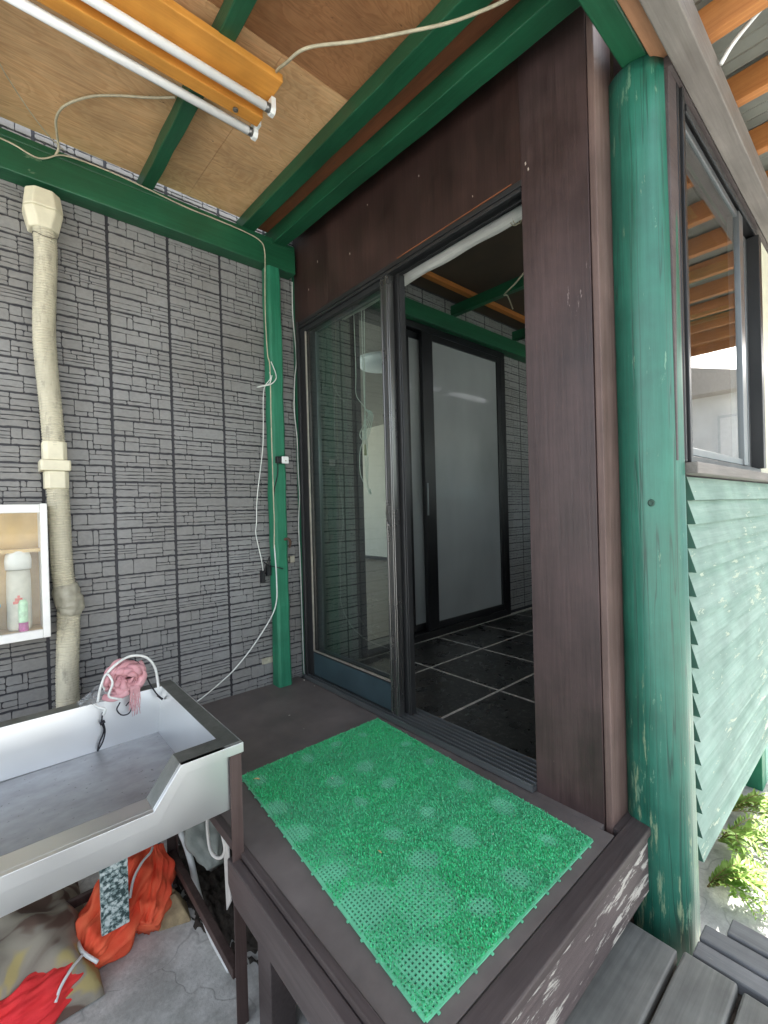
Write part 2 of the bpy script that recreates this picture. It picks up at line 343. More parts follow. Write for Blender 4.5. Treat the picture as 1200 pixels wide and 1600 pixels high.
# ------------------------------------------------------------------ stone-pattern siding wall
ROW, Z0 = .0739, .0593
COLW, X0 = .268, -.445
def siding(mb, x0, x1, z0, z1, yb=0.0):
    """raised stones in cells of COLW x ROW"""
    k0 = math.floor((z0-Z0)/ROW); k1 = math.ceil((z1-Z0)/ROW); c0 = math.floor((x0-X0)/COLW); c1 = math.ceil((x1-X0)/COLW)
    H = .0042
    def stone(xa, xb, za, zb):
        xa = max(xa, x0+.001); xb = min(xb, x1-.001); za = max(za, z0+.001); zb = min(zb, z1-.001)
        if xb-xa < .006 or zb-za < .004: return
        w, h = xb-xa, zb-za; cm = min(w, h, .018); c = cm*ru(.08, .38); n = max(1, int(w/.018)); j = min(.0026, h*.17)
        P = []
        P += [(xa, za+c), (xa+c*ru(.6, 1.4), za)]
        for q in range(1, n): P.append((xa+w*q/n+ru(-.003, .003), za+ru(-j*.4, j)))
        c2 = cm*ru(.08, .34); P += [(xb-c2, za), (xb, za+c2*.8)]
        c3 = cm*ru(.08, .38); P += [(xb-ru(0, .0015), zb-c3), (xb-c3, zb)]
        for q in range(n-1, 0, -1): P.append((xa+w*q/n+ru(-.003, .003), zb-ru(-j*.4, j)))
        c4 = cm*ru(.08, .38); P += [(xa+c4, zb), (xa+ru(0, .0015), zb-c4)]
        cx_, cz_ = (xa+xb)/2, (za+zb)/2; m = len(P); b = .0012
        top = [(p[0], yb-H, p[1]) for p in P]; bot = [(p[0]+(b if p[0] > cx_ else -b), yb+.001, p[1]+(b if p[1] > cz_ else -b)) for p in P]
        mb.add(top+bot, [tuple(range(m))]+[(i, (i+1) % m, m+(i+1) % m, m+i) for i in range(m)], 0)
    for k in range(k0, k1):
        for c in range(c0, c1):
            xa, xb = X0+c*COLW+.0052, X0+(c+1)*COLW-.0052; za, zb = Z0+k*ROW+.0047, Z0+(k+1)*ROW-.0047
            # courses that step at random joints
            hs = random.choice([(.34, .68), (.3, .64), (.4, .75), (.24, .5, .77), (.27, .62), (.25, .5, .76), (.33, .6), (.25, .7), (.3, .52, .8)])
            x = xa; segs = []
            while x < xb-.02:
                w = ru(.06, .17); 
                if xb-(x+w) < .04: w = xb-x
                segs.append((x, min(x+w, xb))); x += w
            for (sa, sb) in segs:
                hh = [0]+[min(.88, max(.14, q+ru(-.10, .10))) for q in hs]+[1]; hh.sort(); hh = [q for i_, q in enumerate(hh) if i_ in (0, len(hh)-1) or (q-hh[i_-1] > .16 and 1-q > .15)]
                if rnd() < .28 and len(hh) > 3: hh.pop(random.randrange(1, len(hh)-1))
                if rnd() < .10: hh = [0, 1] if len(hh) < 4 else [0, hh[1], 1]
                for a, b in zip(hh, hh[1:]):
                    if (b-a)*(zb-za) < .008: continue
                    l = za+a*(zb-za)+(.0017 if a > 0 else ru(-.0012, .0006)); h = za+b*(zb-za)-(.0017 if b < 1 else ru(-.0012, .0006)); st = sa
                    w = sb-sa; cuts = [] if (w < .07 or rnd() < .52) else [ru(.25, .75)]
                    ed = [0]+cuts+[1]
                    for e0, e1 in zip(ed, ed[1:]):
                        stone(sa+e0*w+.0014+ru(-.001, .001)*(e0 > 0), sa+e1*w-.0018, l, h)
DX0, DX1, DZ1 = .47, 2.17, 2.43      # house door opening in this wall
wall = thing('stone_siding_wall', (0, 0, -.5), 'house wall clad in grey stone-pattern siding, behind the sink and duct', 'wall')
b = MB(); b.box(-3.2, DX0, 0, .1, -.5, 2.78); b.box(DX1, 4.9, 0, .1, -.5, 2.78); b.box(DX0, DX1, 0, .1, DZ1, 2.78); b.box(DX0, DX1, 0, .1, -.5, .0)
build('backing', b, M_['joint'], wall)
st = MB(); siding(st, -2.3, DX0, -.12, 2.76); siding(st, DX1, 4.8, .02, 2.72); siding(st, DX0, DX1, DZ1, 2.72)
build('stone_facing', st, M_['stone'], wall, fixn=False)

# ------------------------------------------------------------------ the house behind the black door
hr = thing('house_room', (2, 3, 0), 'pale house room with brown floor seen through the black sliding door', 'room')
b = MB(); b.box(-.6, 4.2, .1, 6, -.1, .06); build('wooden_floor', b, M_['woodfl'], hr)
b = MB(); b.box(4.15, 4.25, .1, 6, .06, 2.62); b.box(-.7, -.6, .1, 6, .06, .5); b.box(-.6, 4.15, 6, 6.1, .06, .3)  # unseen side and back walls left open above to let daylight in
build('wallpapered_wall', b, M_['wallb'], hr)
b = MB(); b.box(-.7, 4.3, .1, 6.1, 2.6, 2.7); build('room_ceiling', b, plain('ceiling_board', (.33, .31, .28), .8), hr)
b = MB(); b.box(4.13, 4.15, .1, 6, .06, .12); build('skirting_board', b, M_['black'], hr)
b = MB(); b.lathe((1.742, 1.172, 2.49), [(.02, 0), (.14, .008), (.22, .03), (.255, .07), (.255, .11)], 40)
one('ceiling_lamp', b, plain('lamp_diffuser', (.78, .84, .88), .4, 0, .02), (1.742, 1.172, 2.6), 'round white ceiling lamp inside the house, seen through the door glass', 'ceiling lamp')

bd = thing('black_sliding_door', (1.3, -.02, 0), 'black framed sliding house door with grey frosted pane, set in the siding wall', 'door')
b = MB(); b.box(DX0, DX1+.03, -.045, .1, 2.37, 2.44); b.box(DX0-.03, DX0+.02, -.045, .1, 0, 2.37); b.box(DX1-.04, DX1+.03, -.045, .1, .0, 2.37); b.box(DX0+.02, DX1-.04, -.05, .1, .0, .055)
build('outer_frame', b, M_['black'], bd, bevel=.003)
def sash(x0, x1, ya, yb, z0, z1, st, rb, glassmat, nm='sliding_sash', rt=.05):
    f = MB(); f.box(x0, x0+st, ya, yb, z0, z1); f.box(x1-.05, x1, ya, yb, z0, z1)
    f.box(x0+st, x1-.05, ya+.002, yb-.002, z1-rt, z1); f.box(x0+st, x1-.05, ya+.002, yb-.002, z0, z0+rb)
    s_ = build(nm, f, M_['black'], bd, bevel=.003)
    g = MB(); g.box(x0+st-.004, x1-.046, (ya+yb)/2-.003, (ya+yb)/2+.003, z0+rb-.004, z1-rt+.004); build('pane', g, glassmat, s_)
    return s_
s1 = sash(1.10, 2.13, -.043, -.008, .057, 2.368, .12, .055, M_['frost'])
g = MB(); g.box(1.112, 1.124, -.052, -.043, .95, 1.20); build('pull_handle', g, M_['alu'], s1)
s2 = sash(.93, 1.75, .004, .04, .057, 2.368, .075, .055, M_['frost'])
# ------------------------------------------------------------------ dark brown entrance wall (x = 0)
OY0, OY1, OZ = -.085, -1.59, 2.14
ew = thing('entrance_wall', (.04, -.95, 0), 'dark brown plywood wall around the aluminium sliding doorway', 'wall')
def ztop(y): return CEIL0 + SL*y
b = MB(); b.prism([(OY1, OZ), (-.035, OZ), (-.035, 2.74), (OY1, 2.66)], 'x', 0, .04)
build('header_panel', b, M_['bz'], ew, bevel=.0015)
b = MB(); b.prism([(-1.822, -.07), (OY1+.0005, -.07), (OY1+.0005, 2.6), (-1.822, 2.55)], 'x', -.004, .034)
build('side_panel', b, wood('panel_beside_opening', (.034, .019, .018), (.066, .040, .038), 'z', .44, (.24, .19, .175), .655, stain=.6, spec=.55, bump=.3, wscale=1.6), ew, bevel=.0015, label='worn dark brown plywood panel right of the opening')
b = MB(); b.box(0.0, .125, -1.845, -1.8235, -.07, 2.56); build('corner_trim', b, M_['bzt'], ew, bevel=.003)
b = MB(); b.box(.05, .30, -1.822, -1.80, -.3, 2.42); b.box(.034, .09, OY1-.09, OY1-.0005, 0, 2.3); build('inner_frame_board', b, M_['bz'], ew)
b = MB(); b.box(-.0025, -.0005, -1.55, -.95, OZ+.003, OZ+.008); build('raw_wood_edge', b, M_['redwood'], ew)
b = MB(); b.box(.002, .04, -.035, -.003, -.0, 2.45); build('edge_batten', b, M_['gz'], ew, bevel=.002)

m = MB(); random.seed(14)
for (y, z) in ((-1.38, 2.20), (-1.61, 2.19), (-1.62, 2.165), (-.30, 2.42), (-.75, 2.50), (-1.1, 2.44), (-.2, 2.3), (-.6, 2.33)):
    t_ = ru(.004, .010); x = -.0046 if y < OY1 else -.0008
    m.prism([(y, z), (y+t_*.5, z-t_*.3), (y+t_*.35, z-t_*1.6), (y-t_*.2, z-t_*1.2)], 'x', x, x+.0005)
build('paint_flecks', m, plain('pale_paint_fleck', (.42, .36, .30), .8), ew)
sd_ = thing('aluminium_sliding_door', (.03, -.8, 0), 'grey aluminium sliding doorway, glazed sashes pushed left, in the dark brown wall', 'door')
b = MB()
b.box(-.010, .09, OY0, OY0+.028, .0, OZ); b.box(-.016, -.010, OY0-.004, OY0+.022, .0, OZ)
b.box(-.006, .085, OY1, OY0, OZ-.022, OZ-.001); b.box(-.012, .004, OY1, OY0, OZ-.045, OZ-.0305); b.box(.045, .055, OY1, OY0, OZ-.038, OZ-.0305)
build('frame', b, M_['aludark'], sd_, bevel=.002)
b = MB(); b.box(-.03, .125, OY1+.001, OY0+.02, .004, .016)
for x in (-.030, -.008, .016, .040, .064, .088, .118): b.box(x, x+.006, OY1+.001, OY0+.02, .0162, .030)
build('bottom_track', b, M_['alu'], sd_, bevel=.001)
def adoor(xa, xb, y0, y1, label, bright):
    z0, z1 = .031, OZ-.032; st = .052; f = MB()
    f.box(xa, xb, y0-st, y0, z0, z1)                     # hanging stile (left)
    f.box(xa+.002, xb-.002, y1+st, y0-st, z1-.04, z1); f.box(xa+.004, xb-.004, y1+st, y0-st, z0, z0+.145)
    s_ = build('sash', f, M_['aludark'] if not bright else M_['alu'], sd_, bevel=.0025, label=label)
    h = MB(); h.box(xa-.002, xb, y1, y1+st, z0-.002, z1); h.box(xa-.010, xa-.002, y1+.004, y1+.016, z0, z1); h.box(xa-.010, xa-.002, y1+st-.012, y1+st-.002, z0, z1)
    build('meeting_stile', h, M_['alubright'] if not bright else M_['aludark'], s_, bevel=.002)
    p = MB(); p.box(xa+.001, xa+.004, y1+st+.002, y0-st-.002, z0+.008, z0+.135); build('kick_panel', p, M_['aluteal'], s_)
    q = MB(); xm = (xa+xb)/2; q.box(xm-.0025, xm+.0025, y1+st-.006, y0-st+.006, z0+.14, z1-.036); build('pane', q, M_['glass'], s_)
    e = MB(); e.box(xa-.001, xa+.007, y1+st, y0-st, z0+.145, z0+.153); e.box(xa-.001, xa+.007, y0-st-.008, y0-st, z0+.153, z1-.04)
    build('glazing_bead', e, plain('pale_bead', (.40, .36, .31), .35, .6, .2) if not bright else M_['alu'], s_)
    return s_
a1 = adoor(.0, .030, -.088, -.885, 'outer sash in front with slate blue kick panel', False)
a2 = adoor(.048, .078, -.12, -.915, 'inner sash behind the outer one', True)
b = MB(); b.box(-.022, -.009, -.868, -.85, .93, 1.02); b.cyl((-.026, -.859, .985), (-.008, -.859, .985), .010, 14); b.tube(spline([(-.018, -.859, .96), (-.03, -.865, .945), (-.026, -.872, .925), (-.018, -.868, .94)], 5), .0022, 6)
build('latch', b, M_['alubright'], a1, bevel=.001)

# ------------------------------------------------------------------ green structure
b = MB(); b.prism([(-.104, -.0), (-.018, -.0), (-.018, 2.42), (-.104, 2.42)], 'x', -.196, -.118)
pb = MB(); pb.v = []; 
pts = 26
def hewn(x0, x1, y0, y1, z0, z1, n=26, amp=.003, ch=.012):
    m = MB(); rings = []
    for i in range(n+1):
        z = z0+(z1-z0)*i/n; j = lambda: ru(-amp, amp)
        a, b_, c, d = x0+j(), x1+j(), y0+j(), y1+j(); q = ch*ru(.7, 1.3)
        rings.append([(a+q, c, z), (b_-q, c, z), (b_, c+q, z), (b_, d-q, z), (b_-q, d, z), (a+q, d, z), (a, d-q, z), (a, c+q, z)])
    vs = [p for r in rings for p in r]; fs = [(i*8+j, i*8+(j+1) % 8, (i+1)*8+(j+1) % 8, (i+1)*8+j) for i in range(n) for j in range(8)]
    fs += [tuple(range(7, -1, -1)), tuple(n*8+j for j in range(8))]
    m.add(vs, fs, 0, False); return m
one('timber_post', hewn(-.205, -.122, -.100, -.012, 0, 2.415), M_['gz'], (-.16, -.055, 0), 'narrow square green post standing against the stone siding, left of the doorway', 'post', bevel=.003)
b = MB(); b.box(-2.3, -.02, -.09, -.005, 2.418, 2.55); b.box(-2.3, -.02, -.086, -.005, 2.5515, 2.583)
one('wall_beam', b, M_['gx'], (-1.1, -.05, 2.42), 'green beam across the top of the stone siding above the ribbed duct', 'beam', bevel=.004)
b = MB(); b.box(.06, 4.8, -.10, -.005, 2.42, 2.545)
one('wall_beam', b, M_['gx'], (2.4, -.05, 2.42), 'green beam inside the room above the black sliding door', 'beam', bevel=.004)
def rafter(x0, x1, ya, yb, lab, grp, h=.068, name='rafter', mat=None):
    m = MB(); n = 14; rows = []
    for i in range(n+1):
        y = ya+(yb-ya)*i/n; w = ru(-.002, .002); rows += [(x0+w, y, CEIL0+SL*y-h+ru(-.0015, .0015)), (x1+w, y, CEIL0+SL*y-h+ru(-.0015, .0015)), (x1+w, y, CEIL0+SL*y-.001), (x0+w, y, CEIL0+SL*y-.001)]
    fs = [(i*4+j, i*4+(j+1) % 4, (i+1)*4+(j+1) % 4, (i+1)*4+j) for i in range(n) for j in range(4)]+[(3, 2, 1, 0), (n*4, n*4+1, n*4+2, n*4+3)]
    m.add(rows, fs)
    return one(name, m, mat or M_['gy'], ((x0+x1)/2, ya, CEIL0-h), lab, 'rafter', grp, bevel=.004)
GR = 'green rafters under the plywood porch ceiling'
rafter(-.165, -.085, -1.90, -.0, 'deep green rafter running along the top of the dark brown wall', GR, .092)
rafter(-.342, -.268, -1.90, -.0, 'green rafter next out from the dark brown wall, beside the red-brown board', GR)
rafter(-.845, -.792, -1.90, -.0, 'green rafter crossing above the fluorescent light fitting', GR)
rafter(-1.52, -1.46, -1.90, -.0, 'green rafter at the far left of the ceiling', GR)
b = MB(); b.box(-2.2, -.62, -1.05, -.045, CEIL0, CEIL0+.012, 0, SL); b.box(-.6185, -.2, -1.05, -.045, CEIL0, CEIL0+.012, 0, SL)
one('ceiling_plywood', b, M_['ply'], (-1, -.6, 2.65), 'pale weathered plywood ceiling sheet next to the siding wall', 'ceiling')
b = MB(); b.box(-2.2, -.2, -2.0, -1.053, CEIL0+.001, CEIL0+.013, 0, SL)
one('ceiling_plywood', b, M_['ply2'], (-1, -1.5, 2.6), 'darker red-brown plywood ceiling sheet nearer the camera, beyond the fitting', 'ceiling')
b = MB(); b.box(-.267, -.166, -1.9, -.03, CEIL0-.012, CEIL0-.002, 0, SL)
one('ceiling_board', b, M_['redwood'], (-.23, -1, 2.64), 'narrow red-brown board between the two green rafters by the dark wall', 'board')
b = MB()
n = 46
for i in range(n):
    x0 = -2.3+i*.05; b.add([(x0+dx, y, CEIL0+.03+dz+SL*y) for y in (-2.06, -.05) for dx, dz in ((0, 0), (.0125, .008), (.025, 0), (.0375, -.008), (.05, 0))][:10], [(j, j+1, j+6, j+5) for j in range(4)])
one('porch_roof_sheet', b, M_['roofg'], (0, -1, 2.7), 'grey corrugated roof sheet laid over the plywood porch ceiling', 'roof')
# front beam above the column and eave boards
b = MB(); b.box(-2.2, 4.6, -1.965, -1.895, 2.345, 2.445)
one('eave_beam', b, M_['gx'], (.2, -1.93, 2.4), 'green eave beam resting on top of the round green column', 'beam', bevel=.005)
b = MB(); b.box(-2.2, .20, -2.012, -1.968, 2.335, 2.44)
one('eave_board', b, M_['brownx'], (.2, -2.0, 2.42), 'split orange-brown board end between the green eave beam and the grey fascia', 'board', bevel=.004)
b = MB(); b.box(-2.2, 4.6, -2.085, -2.016, 2.302, 2.398)
one('fascia_beam', b, M_['fascia'], (1.2, -2.06, 2.46), 'long grey-brown fascia beam running over the window beside the green column', 'beam', bevel=.004)

# round column
lg = MB(); n, m = 60, 40; rows = []
random.seed(3); ph = [ru(0, 6.28) for _ in range(9)]
for i in range(n+1):
    z = -.5+2.844*i/n; cx_, cy_ = .166+.003*math.sin(z*1.3)+.006*(2.4-z)/2.9, -1.912-.015*(2.4-z)/2.9
    for j in range(m):
        a = 2*math.pi*j/m
        r = .0925 + .0018*math.sin(3*a+ph[0]+z*.4)+.0012*math.sin(7*a+ph[1]+z*.9)+.0012*math.sin(z*3.1+ph[2])
        r += .0008*math.sin(11*a+ph[3])-.002*(z-1)/1.5
        rows.append((cx_+r*math.cos(a), cy_+r*math.sin(a), z))
lg.add(rows, [(i*m+j, i*m+(j+1) % m, (i+1)*m+(j+1) % m, (i+1)*m+j) for i in range(n) for j in range(m)]+[tuple(range(m-1, -1, -1)), tuple(n*m+j for j in range(m))], 0, True)
co = thing('log_column', (.17, -1.93, -.5), 'thick round green log column with peeling paint at the wall corner', 'column')
build('log', lg, M_['glog'], co)
# knot on the side that faces the porch
kd = Vector((-1.6+.02, -.515, 0)).normalized()
kp = Vector((.169, -1.919, 1.0))+kd*.0915
b = MB(); n = 14
side = Vector((-kd.y, kd.x, 0)); up = Vector((0, 0, 1))
rs = [(.011, .0), (.009, .004), (.0065, .0045), (.005, .001), (.002, .002)]
vs = [kp+kd*h+(side*math.cos(2*math.pi*j/n)*.85+up*math.sin(2*math.pi*j/n))*r for r, h in rs for j in range(n)]
b.add(vs, [(i*n+j, i*n+(j+1) % n, (i+1)*n+(j+1) % n, (i+1)*n+j) for i in range(len(rs)-1) for j in range(n)]+[tuple((len(rs)-1)*n+j for j in range(n))], 0, True)
build('knot', b, plain('dark_green_knot', (.02, .06, .04), .6, 0, .5, 200, bump=.5), co)

# pale house next door, seen only as a reflection in the window
nh = thing('neighbour_house', (9, -6, -.5), 'pale neighbouring house mirrored in the lower half of the window glass', 'house')
b = MB(); b.box(9, 14, -11, -2.7, -.5, 3.0); build('wall', b, plain('cream_render', (.76, .76, .72), .8, 0, .1, 2), nh)
b = MB(); b.prism([(-11.4, 3.0), (-2.3, 3.0), (-6.8, 4.3)], 'x', 8.6, 14.4); build('roof', b, plain('weathered_pale_roof', (.48, .44, .38), .8), nh)
b = MB(); b.box(8.96, 8.999, -11, -2.75, -.5, 1.6); build('lower_cladding', b, plain('pale_blue_sheet', (.45, .60, .62), .5, 0, .1, 3), nh)
for y in (-3.35, -4.6, -6.2):
    b = MB(); b.box(8.95, 8.998, y-.45, y+.15, 1.75, 2.6); w_ = build('window', b, plain('pale_window_frame', (.60, .62, .60), .5), nh)
    b = MB(); b.box(8.94, 8.949, y-.41, y+.11, 1.8, 2.55); build('pane', b, M_['white'], w_)
# ------------------------------------------------------------------ side wall with window (faces -y)
sw = thing('lap_siding_wall', (1.5, -1.97, -.17), 'faded green lap-board wall under the window, right of the round column', 'wall')
b = MB(); z = -.165; random.seed(11)
while z < 1.07:
    h = .078; e = ru(-.0015, .0015); x0 = .280+ru(-.005, .006); f0 = len(b.f)
    b.prism([(-2.009+e*.7, z), (-1.976, z), (-1.976, z+h-.001), (-1.987, z+h-.001)], 'x', x0, 4.6); b.mi[f0] = 1; z += h
bb = build('lap_boards', b, [M_['gsiding'], plain('board_end_grain', (.045, .12, .085), .8)], sw)
b = MB(); b.box(.2, 4.6, -1.974, -1.93, -.165, 1.09); b.box(1.50, 1.72, -1.974, -1.93, 1.09, 2.345); b.box(4.4, 4.6, -1.974, -1.93, 1.09, 2.345); build('wall_core', b, M_['bz'], sw)
b = MB(); b.box(1.386, 1.72, -2.0, -1.975, 1.125, 2.30); b.box(4.4, 4.6, -2.0, -1.975, 1.125, 2.30); build('cream_panel', b, plain('cream_board', (.62, .62, .48), .6, 0, .08, 10), sw, bevel=.002)
b = MB(); b.box(.22, 4.6, -2.035, -1.975, 1.088, 1.124); build('window_sill', b, M_['fascia'], sw, bevel=.003)
wn = MB(); wn.box(.13, .205, -2.006, -1.93, 1.125, 2.30); wb_ = build('window_casing', wn, M_['bx'], sw, bevel=.002)
wf = MB()
for x, d in ((.206, -2.008), (.236, -2.014), (.266, -2.008)): wf.box(x, x+.016, d, -1.94, 1.125, 2.30)
wf.box(.206, 1.40, -2.0, -1.94, 1.125, 1.15); wf.box(.283, 1.40, -2.004, -1.94, 2.265, 2.30); wf.box(.283, 1.40, -2.012, -2.005, 2.25, 2.275); wf.box(1.33, 1.385, -2.022, -1.94, 1.15, 2.25)
hb = MB(); hb.box(.13, 4.6, -2.0155, -1.94, 2.3005, 2.3445); build('head_board', hb, M_['bx'], sw)
fr_ = build('window_frame', wf, M_['aludark'], sw, bevel=.002)
ws_ = MB(); ws_.box(.284, .305, -2.000, -1.982, 1.152, 2.248); ws_.box(1.03, 1.10, -2.004, -1.982, 1.152, 2.248); ws_.box(.305, 1.03, -1.998, -1.984, 1.152, 1.178); ws_.box(.305, 1.03, -1.998, -1.984, 2.222, 2.248)
ss = build('window_sash', ws_, M_['alu'], sw, bevel=.002)
b = MB(); b.box(.306, 1.031, -1.993, -1.989, 1.179, 2.221); build('window_pane', b, M_['glass'], ss)
ws_ = MB(); ws_.box(1.05, 1.09, -1.975, -1.957, 1.152, 2.248); ws_.box(1.29, 1.329, -1.975, -1.957, 1.152, 2.248); ws_.box(1.09, 1.29, -1.973, -1.959, 1.152, 1.178); ws_.box(1.09, 1.29, -1.973, -1.959, 2.222, 2.248)
ss2 = build('window_sash', ws_, M_['alu'], sw, bevel=.002)
b = MB(); b.box(1.091, 1.289, -1.968, -1.964, 1.179, 2.221); build('window_pane', b, M_['glass'], ss2)
# unseen second window farther along, added to bring daylight into the room
wf = MB(); wf.box(1.72, 4.4, -2.0, -1.94, 1.125, 1.16); wf.box(1.72, 4.4, -2.0, -1.94, 2.25, 2.30); wf.box(3.04, 3.08, -2.0, -1.94, 1.16, 2.25)
fr2 = build('window_frame', wf, M_['aludark'], sw, bevel=.002)
b = MB(); b.box(1.721, 3.039, -1.975, -1.971, 1.161, 2.249); b.box(3.081, 4.399, -1.975, -1.971, 1.161, 2.249); build('window_pane', b, M_['glass'], fr2)
b = MB(); b.box(.13, 4.55, -1.8945, -1.852, 2.30, 2.62); build('added_sun_block', b, M_['bz'], sw)  # added dark board that keeps stray sun off the corner trim
# far end of inner room and its underside
b = MB(); b.box(4.6, 4.7, -1.97, 0, -.17, 2.75)
one('room_end_wall', b, M_['bz'], (4.65, -1, -.17), 'dark end wall of the glazed room, far behind the doorway', 'wall')
b = MB(); b.box(1.53, 1.61, -1.955, -1.875, -.5, -.167)
one('support_post', b, M_['gz'], (1.57, -1.91, -.5), 'short green post holding up the far end of the lap-board wall', 'post', bevel=.003)
b = MB(); b.box(1.63, 1.70, -1.955, -1.885, -.5, -.167)
one('support_post', b, plain('pale_green_post', (.2, .42, .32), .6), (1.66, -1.92, -.5), 'paler green strip of post directly right of the short support post', 'post', bevel=.003)

# inner room roof timbers
for i, x in enumerate((.62, 1.5, 2.4, 3.3)):
    m = MB(); m.box(x, x+.05, -1.9, -.0, 2.60, 2.68, 0, 0.02)
    one('inner_rafter', m, M_['gy'], (x, -1, 2.6), ['nearest dark green rafter inside the room, above the blind', 'second dark green rafter inside the room', 'third dark green rafter inside the room, over the black door', 'farthest dark green rafter inside the room'][i], 'rafter', 'rafters inside the room')
for i, y in enumerate((-.22,)):
    m = MB(); m.box(.06, 4.5, y, y+.045, 2.69, 2.725)
    one('roof_batten', m, M_['orangex'], (2, y, 2.69), ['orange batten under the inner room roof above the black sliding door', 'second orange batten from the siding wall inside the room', 'third orange batten from the siding wall inside the room', 'orange batten inside the room nearest the window'][i], 'batten')
m = MB(); m.box(.045, 4.6, -1.95, -.0, 2.732, 2.738)
one('inner_roof_sheet', m, plain('dark_roof_underlay', (.060, .042, .028), .8, 0, .25, 5), (2, -1, 2.73), 'grey roof sheet over the tiled inner room', 'roof')

# ------------------------------------------------------------------ outer eave roof on the window side
RZ = 2.40
for i in range(11):
    x = .235+i*.345
    m = MB(); m.box(x, x+.04, -4.0, -2.02, RZ, RZ+.095)
    one('eave_rafter', m, M_['orange'], (x, -2.1, RZ), ['orange eave rafter nearest the green column', 'second orange eave rafter from the green column', 'third orange eave rafter from the green column, above the window'][i] if i < 3 else ['fourth orange eave rafter from the column, above the middle of the window', 'fifth orange eave rafter from the column', 'sixth orange eave rafter from the column', 'seventh orange eave rafter from the column', 'eighth orange eave rafter from the column', 'ninth orange eave rafter from the column', 'tenth orange eave rafter from the column', 'eleventh orange eave rafter from the column', 'farthest orange eave rafter, at the far end of the window wall'][i-3], 'rafter', 'orange rafters of the window-side eave', bevel=.002)
m = MB(); n = 62
for i in range(n):
    x0 = .1+i*.06; m.add([(x0+dx, y, RZ+.106+dz) for y in (-4.1, -2.03) for dx, dz in ((0, 0), (.015, .008), (.03, 0), (.045, -.008), (.06, 0))], [(j, j+1, j+6, j+5) for j in range(4)])
one('eave_roof_sheet', m, M_['roofg'], (2, -3, RZ+.1), 'grey sheet roofing on the orange eave rafters', 'roof')

# ================================================================== PLATFORM AND STEP
pf = thing('porch_platform', (-.45, -1, -.5), 'raised dark brown wooden doorstep platform carrying the green mat', 'platform')
b = MB(); b.box(-.870, -.0305, -1.862, -.003, -.03, 0); b.box(-.0300, .0, -1.82, -.1, -.03, -.001)
build('deck_top', b, plain('brown_platform_board', (.125, .108, .100), .6, 0, .25, 7, bump=.2), pf, bevel=.002)
b = MB(); b.box(-.93, .095, -1.925, -1.8655, -.022, .004); build('nosing', b, M_['bx'], pf, bevel=.004)
b = MB(); b.box(-.93, .085, -1.915, -1.88, -.20, -.0225); build('end_board', b, M_['peel'], pf, bevel=.003, label='end board with white peeling paint')
b = MB(); b.box(-.893, -.8715, -1.8645, -.7, -.03, .003); build('edge_strip', b, M_['by'], pf, bevel=.002)
b = MB(); b.prism([(-1.125, -.012), (-1.86, -.012), (-1.86, -.125), (-1.165, -.125), (-1.125, -.085)], 'x', -.925, -.8945); build('side_board', b, M_['by'], pf, bevel=.004)
b = MB(); b.box(-.868, -.79, -1.27, -1.19, -.5, -.031); build('leg', b, M_['by'], pf, bevel=.003)
b = MB(); b.box(-.868, -.79, -1.86, -1.78, -.5, -.031); build('leg', b, M_['by'], pf, bevel=.003)
b = MB(); b.box(-.78, -.70, -.12, -.04, -.5, -.031); build('leg', b, M_['by'], pf, bevel=.003)
b = MB(); b.box(-.05, .15, -1.862, -1.80, -.45, -.024); build('corner_block', b, M_['bz'], pf)
b = MB(); b.box(.0005, .13, -1.865, -1.8458, -.0238, .0); build('corner_filler', b, M_['bx'], pf)
b = MB(); b.box(-.78, .2, -1.79, -1.76, -.42, -.031); b.box(-.785, -.76, -1.76, -.9, -.40, -.031); build('under_panel', b, M_['bz'], pf)

dk = thing('deck_step', (-.6, -2.2, -.5), 'lower step of weathered grey boards with dark gaps', 'step')
ysd = [(-1.888, -2.018), (-2.030, -2.150), (-2.162, -2.29), (-2.302, -2.43)]
for i, (ya, yb) in enumerate(ysd):
    b = MB(); b.box(-2.0, -.015+[0, .012, .004, .0][i], yb, ya, -.28, -.245+[0, .002, -.002, 0][i]); build('plank', b, M_['deck'], dk, bevel=.006)
for q in (-2.40, -1.98):
    b = MB(); b.box(-1.9, -.06, q, q+.06, -.5, -.3005); build('bearer', b, M_['bx'], dk)
b = MB(); b.box(-1.95, .03, -2.44, -2.05, -.31, -.2870); b.box(-1.95, -.02, -2.045, -1.93, -.31, -.2870); build('gap_shade_sheet', b, M_['dirt'], dk)  # dark sheet added under the planks so their gaps read as shade
dk2 = thing('side_deck_step', (.12, -2.5, -.5), 'grey-purple boards at the foot of the column, laid crosswise', 'step')
for i, (xa, xb) in enumerate(((.012, .07), (.078, .140), (.148, .215))):
    b = MB(); b.box(xa, xb, -2.9, -2.045-[.0, .0, .05][i], -.285, -.252+.003*i); build('plank', b, M_['decky'], dk2, bevel=.004)
for q in (-2.75, -2.25):
    b = MB(); b.box(.02, .2, q, q+.07, -.5, -.2855); build('bearer', b, M_['bx'], dk2)

